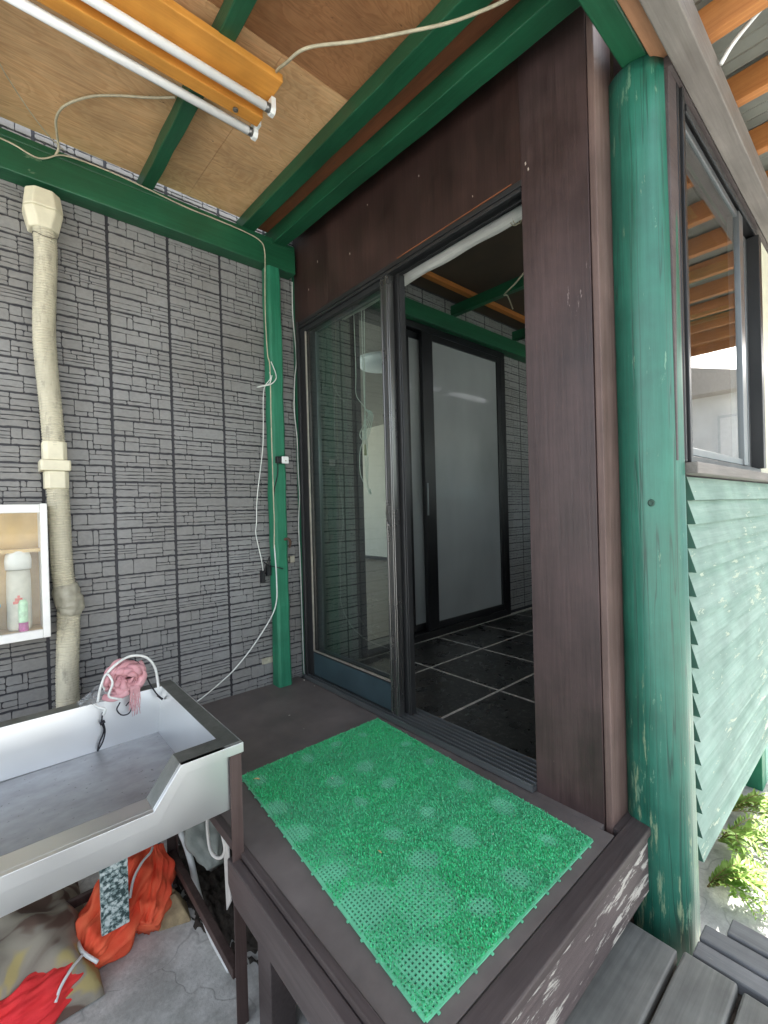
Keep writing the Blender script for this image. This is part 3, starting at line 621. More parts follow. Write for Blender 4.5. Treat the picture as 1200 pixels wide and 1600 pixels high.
# ------------------------------------------------------------------ door mat
CF, CRt, CN, CL = Vector((-.057, -.787, 0)), Vector((-.104, -1.827, 0)), Vector((-.81, -1.821, 0)), Vector((-.73, -.785, 0))
def mat_pt(u, v, z):   # u across (0 at the wall), v from far to near
    p = (CF*(1-u)+CL*u)*(1-v)+(CRt*(1-u)+CN*u)*v; p.z = z; return p
NU, NV = 62, 92
mt = thing('door_mat', (-.43, -1.3, 0), 'bright green artificial turf mat with worn round patches on the platform', 'mat')
b = MB()
def bar(u0, v0, u1, v1, hw, z0, z1):
    a, c = mat_pt(u0, v0, 0), mat_pt(u1, v1, 0); d = (c-a).normalized(); nrm = Vector((-d.y, d.x, 0))*hw
    vs = [p+nrm*s+Vector((0, 0, z)) for z in (z0, z1) for p in (a, c) for s in (-1, 1)]
    b.add(vs, [(0, 2, 3, 1), (4, 5, 7, 6), (0, 1, 5, 4), (2, 6, 7, 3), (0, 4, 6, 2), (1, 3, 7, 5)])
for i in range(NU+1):
    e = i in (0, NU); bar(i/NU, 0, i/NU, 1, .0042 if e else .0027, .0015, .0062)
for j in range(NV+1):
    e = j in (0, NV); bar(0, j/NV, 1, j/NV, .0042 if e else .0027, .002, .0058)
for v in [(.5+i)/17 for i in range(17)]:
    bar(1, v, 1.013, v, .0028, .0018, .0055)
for u in [(.5+i)/12 for i in range(12)]:
    bar(u, 1, u, 1.010, .0028, .0018, .0055)
build('grid', b, M_['matg'], mt)
patches = [(-0.337, -0.846, .022), (-0.483, -0.856, .024), (-0.352, -1.063, .028), (-0.494, -1.059, .028), (-0.357, -1.203, .034), (-0.693, -0.86, .024), (-0.496, -1.216, .032), (-0.718, -1.047, .032), (-0.37, -1.41, .034), (-0.733, -1.201, .040), (-0.519, -1.407, .034), (-0.373, -1.56, .036), (-0.742, -1.4, .042), (-0.523, -1.541, .036), (-0.39, -1.751, .030), (-0.743, -1.545, .055), (-0.529, -1.743, .030), (-0.735, -1.75, .05), (-0.12, -1.05, .028), (-0.15, -1.21, .030), (-0.161, -1.404, .036), (-0.167, -1.558, .036), (-.205, -.865, .016), (-.2, -1.74, .018)]
random.seed(21)
t = MB(); V = t.v; FF = t.f
def dens(p):
    d = 1.0
    for (px, py, r) in patches:
        q = math.hypot(p.x-px, (p.y-py))/(r*(1.0+.25*math.sin(px*91+py*57)))*(1+.10*math.sin(2*math.atan2(p.y-py, p.x-px)+px*60))
        if q < 1.25: d = min(d, .02 if q < .8 else .02+(q-.8)/.45*.9)
    q = math.hypot(p.x+.615, (p.y+1.63)*1.0)/.085
    if q < 1: d = min(d, .42)
    if p.x < -.66 and p.y < -1.3: d = min(d, .85)
    return d
cnt = 0
for i in range(NU):
    for j in range(NV):
        c0_ = mat_pt((i+.5)/NU, (j+.5)/NV, 0); dd = dens(c0_)
        for q in range(15):
            if rnd() > dd: continue
            p = mat_pt((i+ru(-.05, 1.05))/NU, (j+ru(-.05, 1.05))/NV, .004)
            a = ru(0, 6.283); ln = ru(.0055, .010)*(1 if dd > .9 else .7); w = ru(.0009, .0016); ti = ru(.15, 1.05)
            dx, dy = math.cos(a), math.sin(a); lx = ln*math.sin(ti); lz = ln*math.cos(ti)
            m1 = (p.x+dx*lx*.35, p.y+dy*lx*.35, p.z+lz*.62); tp = (p.x+dx*lx, p.y+dy*lx, p.z+lz)
            o = len(V)
            V += [(p.x-dy*w, p.y+dx*w, p.z), (p.x+dy*w, p.y-dx*w, p.z), (m1[0]+dy*w, m1[1]-dx*w, m1[2]), (m1[0]-dy*w, m1[1]+dx*w, m1[2]), (tp[0]+dy*w*.6, tp[1]-dx*w*.6, tp[2]), (tp[0]-dy*w*.6, tp[1]+dx*w*.6, tp[2])]
            FF += [[o, o+1, o+2, o+3], [o+3, o+2, o+4, o+5]]; t.mi += [0, 0]; t.sm += [False, False]; cnt += 1
build('turf_blades', t, M_['turf'], mt, fixn=False)
# crumbs and dry leaves lying on mat and platform
def litter(x, y, z, L, lab, mat, k=3):
    m = MB(); a = ru(0, 6.28); pts = [(x+math.cos(a)*L*(i/(k)-.5)+ru(-1, 1)*L*.12, y+math.sin(a)*L*(i/k-.5)+ru(-1, 1)*L*.12, z+L*.15*math.sin(i)) for i in range(k+1)]
    m.tube(pts, [L*.07, L*.13, L*.10, L*.04][:k+1], 6); one('dry_debris', m, mat, (x, y, z), lab, 'debris', 'bits of debris on the mat and platform')
M_['crumb'] = plain('pale_debris', (.62, .58, .50), .8); M_['straw'] = plain('dry_straw', (.42, .32, .14), .8)
litter(-.703, -.855, .013, .022, 'small dry curled leaf on the far left corner of the mat', M_['straw'])
litter(-.495, -1.045, .013, .010, 'small white crumb on a worn mat patch in the far half', M_['crumb'])
litter(-.60, -.95, .013, .006, 'tiny white crumb left of the white crumb on the mat', M_['crumb'])
litter(-.37, -.93, .013, .007, 'tiny white crumb near the far edge of the mat', M_['crumb'])
litter(-.60, -1.44, .013, .016, 'thin straw-coloured twig in the middle of the mat', M_['straw'])
litter(-.305, -1.62, .013, .008, 'pale crumb on the near right half of the mat', M_['crumb'])
litter(-.34, -.45, .003, .009, 'white crumb on the bare platform before the green post', M_['crumb'])
litter(-.045, -.10, .004, .02, 'white scrap at the foot of the door frame by the siding', M_['crumb'])
litter(-.05, -.22, .004, .009, 'tiny pale crumb on the platform below the sash', M_['crumb'])
litter(-.36, -.62, .003, .006, 'tiny grey crumb on the platform beside the mat', M_['crumb'])

# ================================================================== SINK
sk = thing('stainless_sink', (-1.4, -.8, -.5), 'long stainless steel outdoor sink with notched front on a brown stand', 'sink')
XR, XL, YB, YF, ZR, ZL, XB = -.885, -2.10, -.463, -1.148, .33, .236, .140
def quad(m, a, b_, c, d, mi=0): m.add([a, b_, c, d], [(0, 1, 2, 3)], mi)
# basin: inner walls and bottom, flat rim, apron; shell made thick by a modifier
m = MB(); ix0, ix1, iy0, iy1 = XL+.05, XR-.048, YF+.062, YB-.055; bz = .165
sx0, sx1, sy0, sy1 = ix0+.02, ix1-.022, iy0+.02, iy1-.02
# inner walls
quad(m, (ix0, iy1, ZR), (ix1, iy1, ZR), (sx1, sy1, bz), (sx0, sy1, bz))
quad(m, (ix1, iy1, ZR), (ix1, iy0, ZR), (sx1, sy0, bz), (sx1, sy1, bz))
quad(m, (ix0, iy0, ZR), (ix0, iy1, ZR), (sx0, sy1, bz), (sx0, sy0, bz))
quad(m, (sx0, sy0, bz-.004), (sx1, sy0, bz-.0), (sx1, sy1, bz), (sx0, sy1, bz-.004), 1)
NX1, NX2 = -1.055, -1.125       # notch from high rim to low rim
iyL = iy0
quad(m, (NX1, iy0, ZR), (ix1, iy0, ZR), (sx1, sy0, bz), (NX1, sy0, bz)); quad(m, (NX2, iyL, ZL), (NX1, iy0, ZR), (NX1, sy0, bz), (NX2, sy0, bz)); quad(m, (ix0, iyL, ZL), (NX2, iyL, ZL), (NX2, sy0, bz), (sx0, sy0, bz))
k = N('dimmed_stained_steel_bottom'); n2 = k.noise(k.map((6, 9, 6)), 1, 5, .65); n3 = k.noise(k.map((60, 60, 60)), 1, 3, .6)  # darker steel paints in a dimmer reflection; mottling and specks are stains
k.set('Base Color', k.mix(k.ramp(n3, [(.66, 0), (.70, .6)]), k.mix(k.ramp(n2, [(.3, 0), (.7, 1)]), (.27, .275, .28), (.42, .44, .45)), (.10, .09, .08))); k.set('Metallic', .75); k.set('Roughness', .5)
build('basin', m, [M_['steel'], k.m], sk)
m = MB(); q = .0015
m.box(XL, XR, iy1, YB, ZR-q, ZR); m.box(ix1, XR, YF, iy1, ZR-q, ZR); m.box(XL, ix0, iy0, iy1, ZR-q, ZR)
m.box(NX1, ix1, YF-.0155, iy0, ZR-q, ZR)
m.prism([(NX2, ZL), (NX1, ZR), (NX1, ZR-q*2), (NX2, ZL-q*2)], 'y', YF, iy0)
build('rim', m, M_['rim'], sk, bevel=.0006)
m = MB(); yo = YF-.016
m.prism([(XL, ZL-.0), (NX2, ZL), (NX1, ZR), (XR+.002, ZR), (XR+.002, ZR-.028), (NX1+.012, ZR-.028), (NX2+.012, ZL-.036), (XL, ZL-.036)], 'y', yo, YF-.0005)
m.box(XR+.0005, XR+.004, YF-.016, YB, ZR-.028, ZR); m.box(XL, NX2, YF, iy0, ZL-.0015, ZL)
build('turned_down_lip', m, M_['steel'], sk, bevel=.001)
m = MB(); m.prism([(XL+.03, ZL-.03), (NX2, ZL-.03), (NX1+.02, ZR-.025), (XR-.03, ZR-.025), (XR-.03, XB), (XL+.03, XB-.008)], 'y', YF+.004, YF+.0055)
m.box(XR-.0305, XR-.029, YF+.006, YB+.0, XB, ZR-.01); m.box(XL+.03, XR-.031, YF+.006, YB, XB-.002, XB)
m.box(XL+.03, XR-.031, YB-.0015, YB, XB, ZR-.01)
build('apron', m, M_['steel'], sk)
M_['leg'] = wood('brown_angle_iron', (.05, .03, .026), (.095, .065, .058), 'z', .55, (.16, .12, .1), .66)
def angle(x, y, sx, sy, lab=None):
    m = MB(); a = .034; t_ = .004
    xa, xb = sorted((x, x+sx*a)); ya, yb = sorted((y, y+sy*t_)); m.box(xa, xb, ya, yb, -.5, ZR-.03)
    xa, xb = sorted((x, x+sx*t_)); ya, yb = sorted((y+sy*t_, y+sy*a)); m.box(xa, xb, ya, yb, -.5, ZR-.03)
    build('leg', m, M_['leg'], sk)
angle(XR+.0, YF+.004-.0105, -1, 1); angle(XR-.0, YB-.01, -1, -1); angle(XL+.02, YF+.01, 1, 1); angle(XL+.02, YB-.01, 1, -1)
m = MB(); m.box(XR-.030, XR-.006, YF+.03, YB-.02, -.385, -.355); m.box(XL+.03, XR-.04, YB-.03, YB-.012, -.385, -.355); build('stretcher', m, M_['leg'], sk, bevel=.002)
m = MB(); m.lathe((-1.62, -.80, bz-.001), [(.03, 0), (.045, .002), (.03, .003), (.01, .001)], 20); build('drain', m, M_['steel'], sk)
m = MB(); m.tube(spline([(-1.62, -.80, bz-.02), (-1.62, -.79, -.1), (-1.55, -.72, -.3), (-1.5, -.6, -.48)], 6), .022, 12); build('drain_pipe', m, M_['duct'], sk)

# ------------------------------------------------------------------ pink net bundle, cords and handle on the sink
def blob(path, rad, folds, amp, n=40, seg=10, seed=1):
    r_ = random.Random(seed); ph = [r_.uniform(0, 6.28) for _ in range(6)]
    P = spline(path, seg); L = len(P)-1
    rr = []
    for i in range(L+1):
        t_ = i/L*(len(rad)-1); a = int(min(t_, len(rad)-2)); f = t_-a; f = f*f*(3-2*f); rr.append(rad[a]*(1-f)+rad[a+1]*f)
    m = MB()
    def rf(t_, a):
        return 1+amp*(.5*math.sin(folds*a+ph[0]+3*t_+1.5*math.sin(5*t_+ph[4]))+.28*math.sin((folds*2+1)*a+ph[1]-6*t_)+.3*math.sin(7*t_*3+ph[2]+2*a)+.18*math.sin((folds*3)*a+ph[3]+14*t_))
    m.tube(P, rr, n, 0, True, rf); return m
def cloth(name, c, c2, scale=60, rough=.8, sheen=0.0):
    k = N(name); n = k.noise(k.map((scale,)*3), 1, 4, .6); n2 = k.noise(k.map((9, 9, 9)), 1, 4, .6)
    k.set('Base Color', k.mix(k.ramp(n2, [(.35, 0), (.65, 1)]), c, c2)); k.set('Roughness', rough); k.bump(n, .5, .002); return k.m
pn = thing('pink_net_bundle', (-1.06, -.50, .33), 'crumpled pale pink net wrapped into a bundle on the back rim of the sink', 'net')
M_['pink'] = cloth('pink_net', (.52, .25, .27), (.66, .37, .38), 200)
m = MB(); rr_ = random.Random(5)
for q in range(34):                     # broad soft folds bunched together
    a0 = rr_.uniform(0, 6.28); pts = []
    R_ = rr_.uniform(.028, .05); cx_, cy_, cz_ = -1.052+rr_.uniform(-.022, .024), -.505+rr_.uniform(-.018, .018), .395+rr_.uniform(-.012, .012)
    for i in range(9):
        a = a0+i*.62; pts.append((cx_+R_*math.cos(a)*1.0, cy_+.030*math.sin(a*1.3+q), cz_+R_*.92*math.sin(a)))
    b2 = spline(pts, 4); m.tube(b2, [ (.0085+.0045*math.sin(i*.5+q)) for i in range(len(b2))], 8)
build('folded_net', m, M_['pink'], pn)
m = MB()
for q in range(260):                    # loose threads
    a0 = rr_.uniform(0, 6.28); R_ = rr_.uniform(.045, .064); t0 = rr_.uniform(-1.2, 1.2); pts = []
    for i in range(4):
        a = a0+i*.3; pts.append((-1.05+R_*math.cos(a)*math.cos(t0), -.507+R_*math.sin(t0)*.75, .394+R_*math.sin(a)*math.cos(t0)))
    m.tube(spline(pts, 3), .0013, 4)
for q in range(60):
    x = -1.035+rr_.uniform(-.014, .014); y0 = -.555; L = rr_.uniform(.03, .11)
    m.tube(spline([(x, y0, .37), (x+rr_.uniform(-.006, .006), y0-.006, .37-L*.5), (x+rr_.uniform(-.012, .008), y0-.008, .37-L)], 3), .0009, 4)
build('loose_thread', m, M_['pink'], pn); bpy.context.scene
m = MB(); m.tube(spline([(-1.10, -.50, .35), (-1.085, -.53, .345), (-1.06, -.55, .352), (-1.10, -.54, .338), (-1.13, -.52, .345)], 6), .012, 10); build('net_tail', m, M_['pink'], pn)
m = MB(); m.tube(spline([(-1.115, -.49, .345), (-1.128, -.515, .40), (-1.10, -.52, .445), (-1.04, -.50, .468), (-.985, -.505, .455), (-.955, -.515, .41), (-.952, -.545, .345), (-.955, -.55, .325)], 8), .0048, 8)
m.tube(spline([(-1.15, -.53, .335), (-1.14, -.535, .39), (-1.12, -.53, .43), (-1.105, -.55, .40), (-1.12, -.56, .36), (-1.10, -.565, .345), (-1.08, -.56, .335)], 8), .004, 8)
m.tube(spline([(-1.165, -.555, .34), (-1.15, -.56, .325), (-1.135, -.575, .32), (-1.14, -.57, .30)], 6), .0046, 8)
one('white_wire_loop', m, M_['cordw'], (-1.03, -.5, .34), 'white plastic-coated wire loop arching over the pink net on the sink', 'wire')
m = MB(); m.tube(spline([(-1.138, -.545, .30), (-1.142, -.548, .265), (-1.135, -.545, .235), (-1.15, -.55, .20), (-1.158, -.552, .172)], 6), .0026, 6)
m.tube(spline([(-1.138, -.545, .27), (-1.132, -.545, .23), (-1.142, -.55, .195), (-1.158, -.552, .17)], 6), .0024, 6)
m.tube([(-1.148, -.548, .262), (-1.132, -.548, .268)], .006, 8)
one('black_string', m, M_['cordb'], (-1.14, -.55, .3), 'black knotted string hanging down the inside of the sink, left of the net', 'string', 'black strings around the pink net')
m = MB(); m.tube(spline([(-1.085, -.56, .325), (-1.095, -.556, .300), (-1.080, -.553, .275), (-1.058, -.552, .272), (-1.047, -.552, .29), (-1.053, -.555, .315), (-1.066, -.556, .305)], 7), .0024, 6)
one('black_string', m, M_['cordb'], (-1.07, -.55, .3), 'small curled black string below the pink net', 'string', 'black strings around the pink net')
m = MB(); m.tube(spline([(-1.02, -.50, .45), (-1.0, -.51, .42), (-.975, -.53, .35), (-.955, -.555, .31), (-.94, -.56, .295)], 7), .0026, 6); m.tube([(-.958, -.555, .312), (-.942, -.560, .293)], .0038, 6)
m.tube(spline([(-1.10, -.50, .44), (-1.06, -.50, .462), (-1.02, -.50, .45)], 6), .0022, 6)
one('black_string', m, M_['cordb'], (-.98, -.53, .35), 'black string slanting over the sink rim to the right of the pink net', 'string', 'black strings around the pink net')
m = MB(); rr_ = random.Random(9); n = 10; g_ = []
for i in range(n+1):
    for j in range(n+1):
        u, v = i/n, j/n; g_.append((-1.205+.10*u+.03*v*u+rr_.uniform(-.004, .004), -.53+.05*v+rr_.uniform(-.006, .006), .335+.095*v*(u*.9+.05)+rr_.uniform(-.004, .004)))
m.add(g_, [(i*(n+1)+j, (i+1)*(n+1)+j, (i+1)*(n+1)+j+1, i*(n+1)+j+1) for i in range(n) for j in range(n)], 0, False)
one('clear_plastic_bag', m, glassm('clear_plastic', (.9, .92, .92), .15, 1.5, .25, (.7, .72, .72)), (-1.15, -.5, .34), 'crinkled clear plastic sheet leaning left of the pink net', 'plastic bag')

# ------------------------------------------------------------------ ribbed duct on the wall
dc = thing('ribbed_duct', (-1.22, -.06, 0), 'cream ribbed flexible duct running down the stone siding', 'duct')
path = [(-1.225, -.062, 2.24), (-1.221, -.062, 2.12), (-1.234, -.064, 1.84), (-1.232, -.065, 1.68), (-1.219, -.06, 1.46), (-1.212, -.058, 1.31)]
def ribs(P, r, pitch=.011):
    S_ = spline(P, 60); out = []; rad = []; d = 0
    # resample to fine rings
    seg = [S_[0]]
    for a, b_ in zip(S_, S_[1:]):
        L = (b_-a).length; k_ = max(1, round(L/(pitch/4)))
        seg += [a.lerp(b_, i/k_) for i in range(1, k_+1)]
    d = 0
    for i, p in enumerate(seg):
        if i: d += (p-seg[i-1]).length
        rad.append(r+.0020*(math.sin(2*math.pi*d/pitch)))
    m = MB(); m.tube(seg, rad, 20); return m
build('upper_hose', ribs(path, .040), M_['duct'], dc)
build('lower_hose', ribs([(-1.205, -.056, 1.17), (-1.201, -.056, 1.0), (-1.197, -.056, .80), (-1.190, -.056, .70)], .040), M_['duct'], dc)
build('bottom_hose', ribs([(-1.178, -.052, .60), (-1.182, -.055, .5), (-1.19, -.056, .3), (-1.19, -.056, .05), (-1.19, -.056, -.2)], .042), M_['duct'], dc)
m = MB()
def sq(cx_, cy_, z0, z1, w0, w1, d0, d1, c=.012):
    ring = lambda w, d, z: [(cx_-w+c, cy_-d, z), (cx_+w-c, cy_-d, z), (cx_+w, cy_-d+c, z), (cx_+w, cy_+d, z), (cx_-w, cy_+d, z), (cx_-w, cy_-d+c, z)]
    m.add(ring(w0, d0, z0)+ring(w1, d1, z1), [(5, 4, 3, 2, 1, 0), (6, 7, 8, 9, 10, 11)]+[(i, (i+1) % 6, 6+(i+1) % 6, 6+i) for i in range(6)])
sq(-1.226, -.06, 2.305, 2.385, .070, .060, .058, .050, .03); sq(-1.226, -.06, 2.225, 2.3045, .052, .069, .046, .057, .03)
build('top_cap', m, M_['cream'], dc, bevel=.006)
m = MB(); sq(-1.212, -.056, 1.205, 1.25, .054, .054, .052, .052, .006); sq(-1.212, -.056, 1.2505, 1.33, .043, .043, .043, .043, .016); sq(-1.208, -.056, 1.13, 1.2045, .043, .043, .043, .043, .016)
m.box(-1.262, -1.25, -.10, -.015, 1.212, 1.242)
build('coupling', m, M_['cream'], dc, bevel=.004)
m = blob([(-1.189, -.056, .715), (-1.183, -.057, .665), (-1.172, -.054, .625), (-1.177, -.053, .585)], [.045, .050, .051, .045], 3, .12, 28, 8, 4)
build('tape_wrap', m, M_['tapegrey'], dc, label='grey taped repair at the bend')
m = MB(); m.tube(spline([(-1.262, -.02, 2.22), (-1.262, -.09, 2.20), (-1.23, -.106, 2.185), (-1.19, -.10, 2.19), (-1.175, -.05, 2.22), (-1.172, -.02, 2.26)], 6), .0012, 5); build('tie_wire', m, M_['cordb'], dc)

# ------------------------------------------------------------------ wall cabinet with glass front
cb = thing('glass_wall_cabinet', (-1.5, -.07, .5), 'white-framed glass-front cabinet on the siding left of the duct', 'cabinet')
CX0, CX1, CZ0, CZ1, CY = -1.95, -1.250, .520, 1.062, -.150
m = MB(); m.box(CX1-.024, CX1, CY-.002, -.003, CZ0, CZ1+.003); m.box(CX0, CX1-.0245, CY, CY+.02, CZ1-.034, CZ1); m.box(CX0, CX1-.0245, CY, CY+.02, CZ0, CZ0+.034); m.box(CX0, CX0+.03, CY, -.003, CZ0+.034, CZ1-.034)
build('white_frame', m, M_['white'], cb, bevel=.003)
M_['tan'] = plain('varnished_inner_board', (.60, .42, .20), .45, 0, .15, 6)
m = MB(); m.box(CX0+.03, CX1-.024, -.012, -.004, CZ0+.02, CZ1-.02); m.box(CX0+.03, CX1-.024, CY+.02, -.0125, CZ0+.02, CZ0+.034); build('back_board', m, M_['tan'], cb)
m = MB(); m.box(CX0+.03, CX1-.0245, CY+.045, -.0125, .868, .882); build('shelf', m, M_['tan'], cb)
m = MB(); m.box(CX0+.028, CX1-.022, CY+.009, CY+.012, CZ0+.03, CZ1-.03); build('pane', m, M_['glass2'], cb)
# contents
jg = thing('plastic_jug', (-1.345, -.075, .554), 'translucent white jug with rounded lid standing in the glass cabinet', 'jug')
m = MB(); m.lathe((-1.345, -.075, .556), [(.036, 0), (.040, .01), (.040, .20), (.037, .24)], 24); build('jug_body', m, plain('milky_plastic', (.60, .58, .50), .4), jg)
m = MB(); m.lathe((-1.345, -.075, .80), [(.042, 0), (.044, .035), (.040, .06), (.028, .078), (.008, .082)], 24); build('jug_lid', m, M_['white'], jg)
m = MB(); m.box(-1.366, -1.330, -.118, -.1152, .665, .676); m.box(-1.360, -1.336, -.1185, -.1152, .677, .688); m.box(-1.352, -1.344, -.1185, -.1152, .689, .698); build('red_mark', m, plain('faded_red_print', (.62, .16, .14), .5), jg)
bt = thing('cleaner_bottle', (-1.33, -.124, .554), 'white and pale green bottle with magenta base at the front right of the cabinet', 'bottle')
m = MB(); m.lathe((-1.335, -.122, .59), [(.014, 0), (.0155, .004), (.0155, .075), (.010, .09)], 20); build('bottle_body', m, plain('pale_green_print', (.50, .75, .52), .35, 0, .3, 40), bt)
m = MB(); m.lathe((-1.335, -.122, .555), [(.016, 0), (.0165, .01), (.015, .034)], 20); build('magenta_base', m, plain('magenta_plastic', (.45, .07, .28), .35), bt)
bk = thing('blue_bucket', (-1.43, -.08, .554), 'small blue plastic pot at the left edge of the view in the cabinet', 'pot')
m = MB(); m.lathe((-1.45, -.095, .556), [(.030, 0), (.034, .01), (.044, .10), (.047, .102), (.047, .112), (.041, .112), (.03, .02)], 28); build('pot_body', m, plain('blue_plastic', (.02, .28, .42), .35), bk)
m = MB(); m.lathe((-1.45, -.095, .555), [(.036, 0), (.038, .006), (.038, .016), (.034, .018)], 28); build('pot_base', m, plain('dark_plastic', (.03, .03, .035), .4), bk)

# ------------------------------------------------------------------ fluorescent fitting
ft = thing('fluorescent_fitting', (-1.2, -.93, 2.5), 'orange wooden light fitting with two bare fluorescent tubes under the ceiling', 'light fitting')
FXR, FXL = -.618, -1.86
m = MB(); m.box(FXL, FXR, -1.045, -.855, 2.505, 2.533); build('base_board', m, wood('orange_fitting_board', (.50, .20, .03), (.68, .32, .06), 'x', .55, None, fine=60), ft, bevel=.003)
m = MB(); m.box(FXL, FXR-.012, -.912, -.862, 2.462, 2.5045); build('ballast_ridge', m, wood('orange_ridge_board', (.50, .20, .03), (.68, .32, .06), 'x', .55, None, fine=60), ft, bevel=.003)
m = MB(); m.cyl((-.725, -.887, 2.462), (-.725, -.887, 2.455), .0095, 14); m.cyl((-.725, -.887, 2.455), (-.725, -.887, 2.452), .0045, 10); build('cap_nut', m, M_['alubright'], ft, bevel=.001)
for (yt, zt) in ((-.965, 2.462), (-.822, 2.468)):
    m = MB(); m.cyl((FXL+.02, yt, zt), (FXR-.030, yt, zt), .0150, 20); tb = build('fluorescent_tube', m, M_['tube'], ft)
    m = MB(); m.cyl((FXR-.030, yt, zt), (FXR-.014, yt, zt), .0154, 20); build('end_cap', m, M_['alubright'], tb)
    m = MB(); m.cyl((FXL+.006, yt, zt), (FXL+.02, yt, zt), .0154, 20); build('end_cap', m, M_['alubright'], tb)
    m = MB(); m.prism([(yt-.019, zt+.035), (yt-.019, zt-.008), (yt-.010, zt-.021), (yt+.010, zt-.021), (yt+.019, zt-.008), (yt+.019, zt+.035)], 'x', FXR-.0135, FXR+.004)
    if yt > -.9: m.box(FXR-.0135, FXR+.004, yt-.045, yt-.0195, zt+.005, zt+.03)
    build('lamp_holder', m, M_['whitep'], ft, bevel=.002)

# ------------------------------------------------------------------ cables
def cable(name, pts, r, mat, label, group=None, seg=8, n=8, wob=0.0):
    P = spline(pts, seg)
    if wob: P = [p+Vector((ru(-wob, wob), ru(-wob, wob), ru(-wob, wob))) for p in P]
    m = MB(); m.tube(P, r, n); return one(name, m, mat, pts[0], label, 'cable', group)
random.seed(5)
cable('cable', [(-.63, -.98, 2.536), (-.645, -1.05, 2.525), (-.655, -1.13, 2.485), (-.64, -1.238, 2.46), (-.529, -1.357, 2.46), (-.424, -1.478, 2.462), (-.355, -1.571, 2.458), (-.305, -1.65, 2.46), (-.273, -1.717, 2.46), (-.244, -1.821, 2.46), (-.22, -1.93, 2.47)], .0048, M_['cord'], 'beige cable running from the light fitting across the rafters to the dark wall')
cable('cable', [(-.86, -.66, 2.585), (-.93, -.58, 2.60), (-1.02, -.50, 2.612), (-1.10, -.42, 2.618), (-1.17, -.34, 2.60), (-1.19, -.25, 2.60), (-1.18, -.16, 2.60), (-1.17, -.11, 2.58), (-1.18, -.098, 2.55)], .0046, M_['cord'], 'beige cable snaking over the plywood from the fitting to the wall beam')
cable('cable', [(-1.46, -.52, 2.60), (-1.38, -.42, 2.60), (-1.34, -.33, 2.61), (-1.27, -.22, 2.60), (-1.20, -.13, 2.595), (-1.15, -.10, 2.585)], .0022, M_['cord'], 'thin pair of wires drooping across the left end of the plywood')
cable('cable', [(-1.6, -.096, 2.50), (-1.36, -.096, 2.53), (-1.24, -.096, 2.51), (-1.15, -.096, 2.565), (-1.0, -.094, 2.578), (-.85, -.093, 2.572), (-.65, -.094, 2.556), (-.5, -.093, 2.556), (-.35, -.094, 2.552), (-.25, -.096, 2.535), (-.222, -.10, 2.48), (-.226, -.10, 2.30), (-.229, -.10, 2.10), (-.222, -.10, 1.90), (-.213, -.106, 1.82), (-.215, -.106, 1.5), (-.214, -.106, 1.1), (-.213, -.106, .95), (-.216, -.10, .80)], .0032, M_['cord'], 'thin yellowed cable along the wall beam and down the left edge of the square post')
cable('cable', [(-.213, -.10, 1.80), (-.215, -.108, 1.76), (-.232, -.06, 1.70), (-.236, -.05, 1.50), (-.245, -.05, 1.36), (-.28, -.04, 1.10), (-.290, -.04, .95), (-.29, -.03, .88), (-.262, -.03, .74), (-.247, -.02, .66)], .0026, M_['cordw'], 'white cable hanging loose on the siding just left of the square post')
cable('cable', [(-.214, -.10, .82), (-.212, -.104, .74), (-.208, -.104, .62), (-.21, -.10, .50), (-.235, -.07, .40), (-.33, -.03, .25), (-.43, -.02, .15), (-.50, -.015, .10), (-.60, -.015, .045), (-.68, -.012, .01)], .0036, M_['cordw'], 'white cable sweeping down from the post foot across the siding to the platform')
cable('cable', [(-.205, -.105, 1.86), (-.187, -.118, 1.80), (-.19, -.13, 1.76), (-.22, -.13, 1.725), (-.26, -.12, 1.71), (-.285, -.09, 1.705), (-.27, -.1, 1.712), (-.225, -.115, 1.73), (-.204, -.11, 1.78)], .0028, M_['cordw'], 'loose white cable end looped in a bow on the upper square post')
cable('cable', [(-.010, -.03, 2.40), (-.012, -.03, 2.2), (.004, -.03, 1.95), (-.012, -.03, 1.80), (-.020, -.03, 1.62), (-.006, -.03, 1.45), (-.004, -.03, 1.24), (.0, -.03, 1.1), (-.012, -.03, .92), (-.008, -.03, .7), (-.006, -.03, .4), (-.004, -.03, .06), (-.002, -.04, .01)], .0034, M_['cordw'], 'white cable running down the siding edge beside the door frame')
cable('cable', [(-.243, -.02, .72), (-.225, -.05, .70), (-.20, -.11, .69), (-.17, -.114, .68)], .0026, M_['cordb'], 'short black wire tail crossing the square post edge')
m = MB(); m.box(-.262, -.240, -.03, -.004, .60, .67); m.box(-.232, -.209, -.045, -.02, .64, .70); m.tube(spline([(-.25, -.03, .66), (-.235, -.05, .72), (-.22, -.05, .75), (-.225, -.045, .70)], 5), .003, 6)
one('cable_joint', m, plain('black_tape', (.012, .012, .014), .5), (-.24, -.03, .65), 'black taped cable joint on the siding beside the square post', 'connector', bevel=.004)
cable('cable', [(.33, -2.30, 2.50), (.30, -2.27, 2.47), (.31, -2.20, 2.44), (.33, -2.13, 2.41), (.335, -2.092, 2.37)], .0065, M_['whitep'], 'thick white cable looping down from the eave roof to the fascia beam')
cable('cable', [(1.8, -.4, 2.60), (1.5, -.55, 2.56), (1.35, -.62, 2.50), (1.2, -.8, 2.46), (1.15, -.95, 2.50), (1.1, -1.2, 2.55)], .005, M_['cord'], 'pale cable dangling under the inner room rafters')
# nails on fascia
for (x, y, z, l) in ((.62, -2.0, 2.452, 'bent nail under the fascia beam'), (.55, -2.03, 2.452, 'second bent nail under the fascia beam, nearer the column')):
    m = MB(); m.tube([(x, y, z+.01), (x, y, z-.02), (x+.02, y-.01, z-.03)], .002, 6); one('nail', m, M_['alubright'], (x, y, z), l, 'nail')
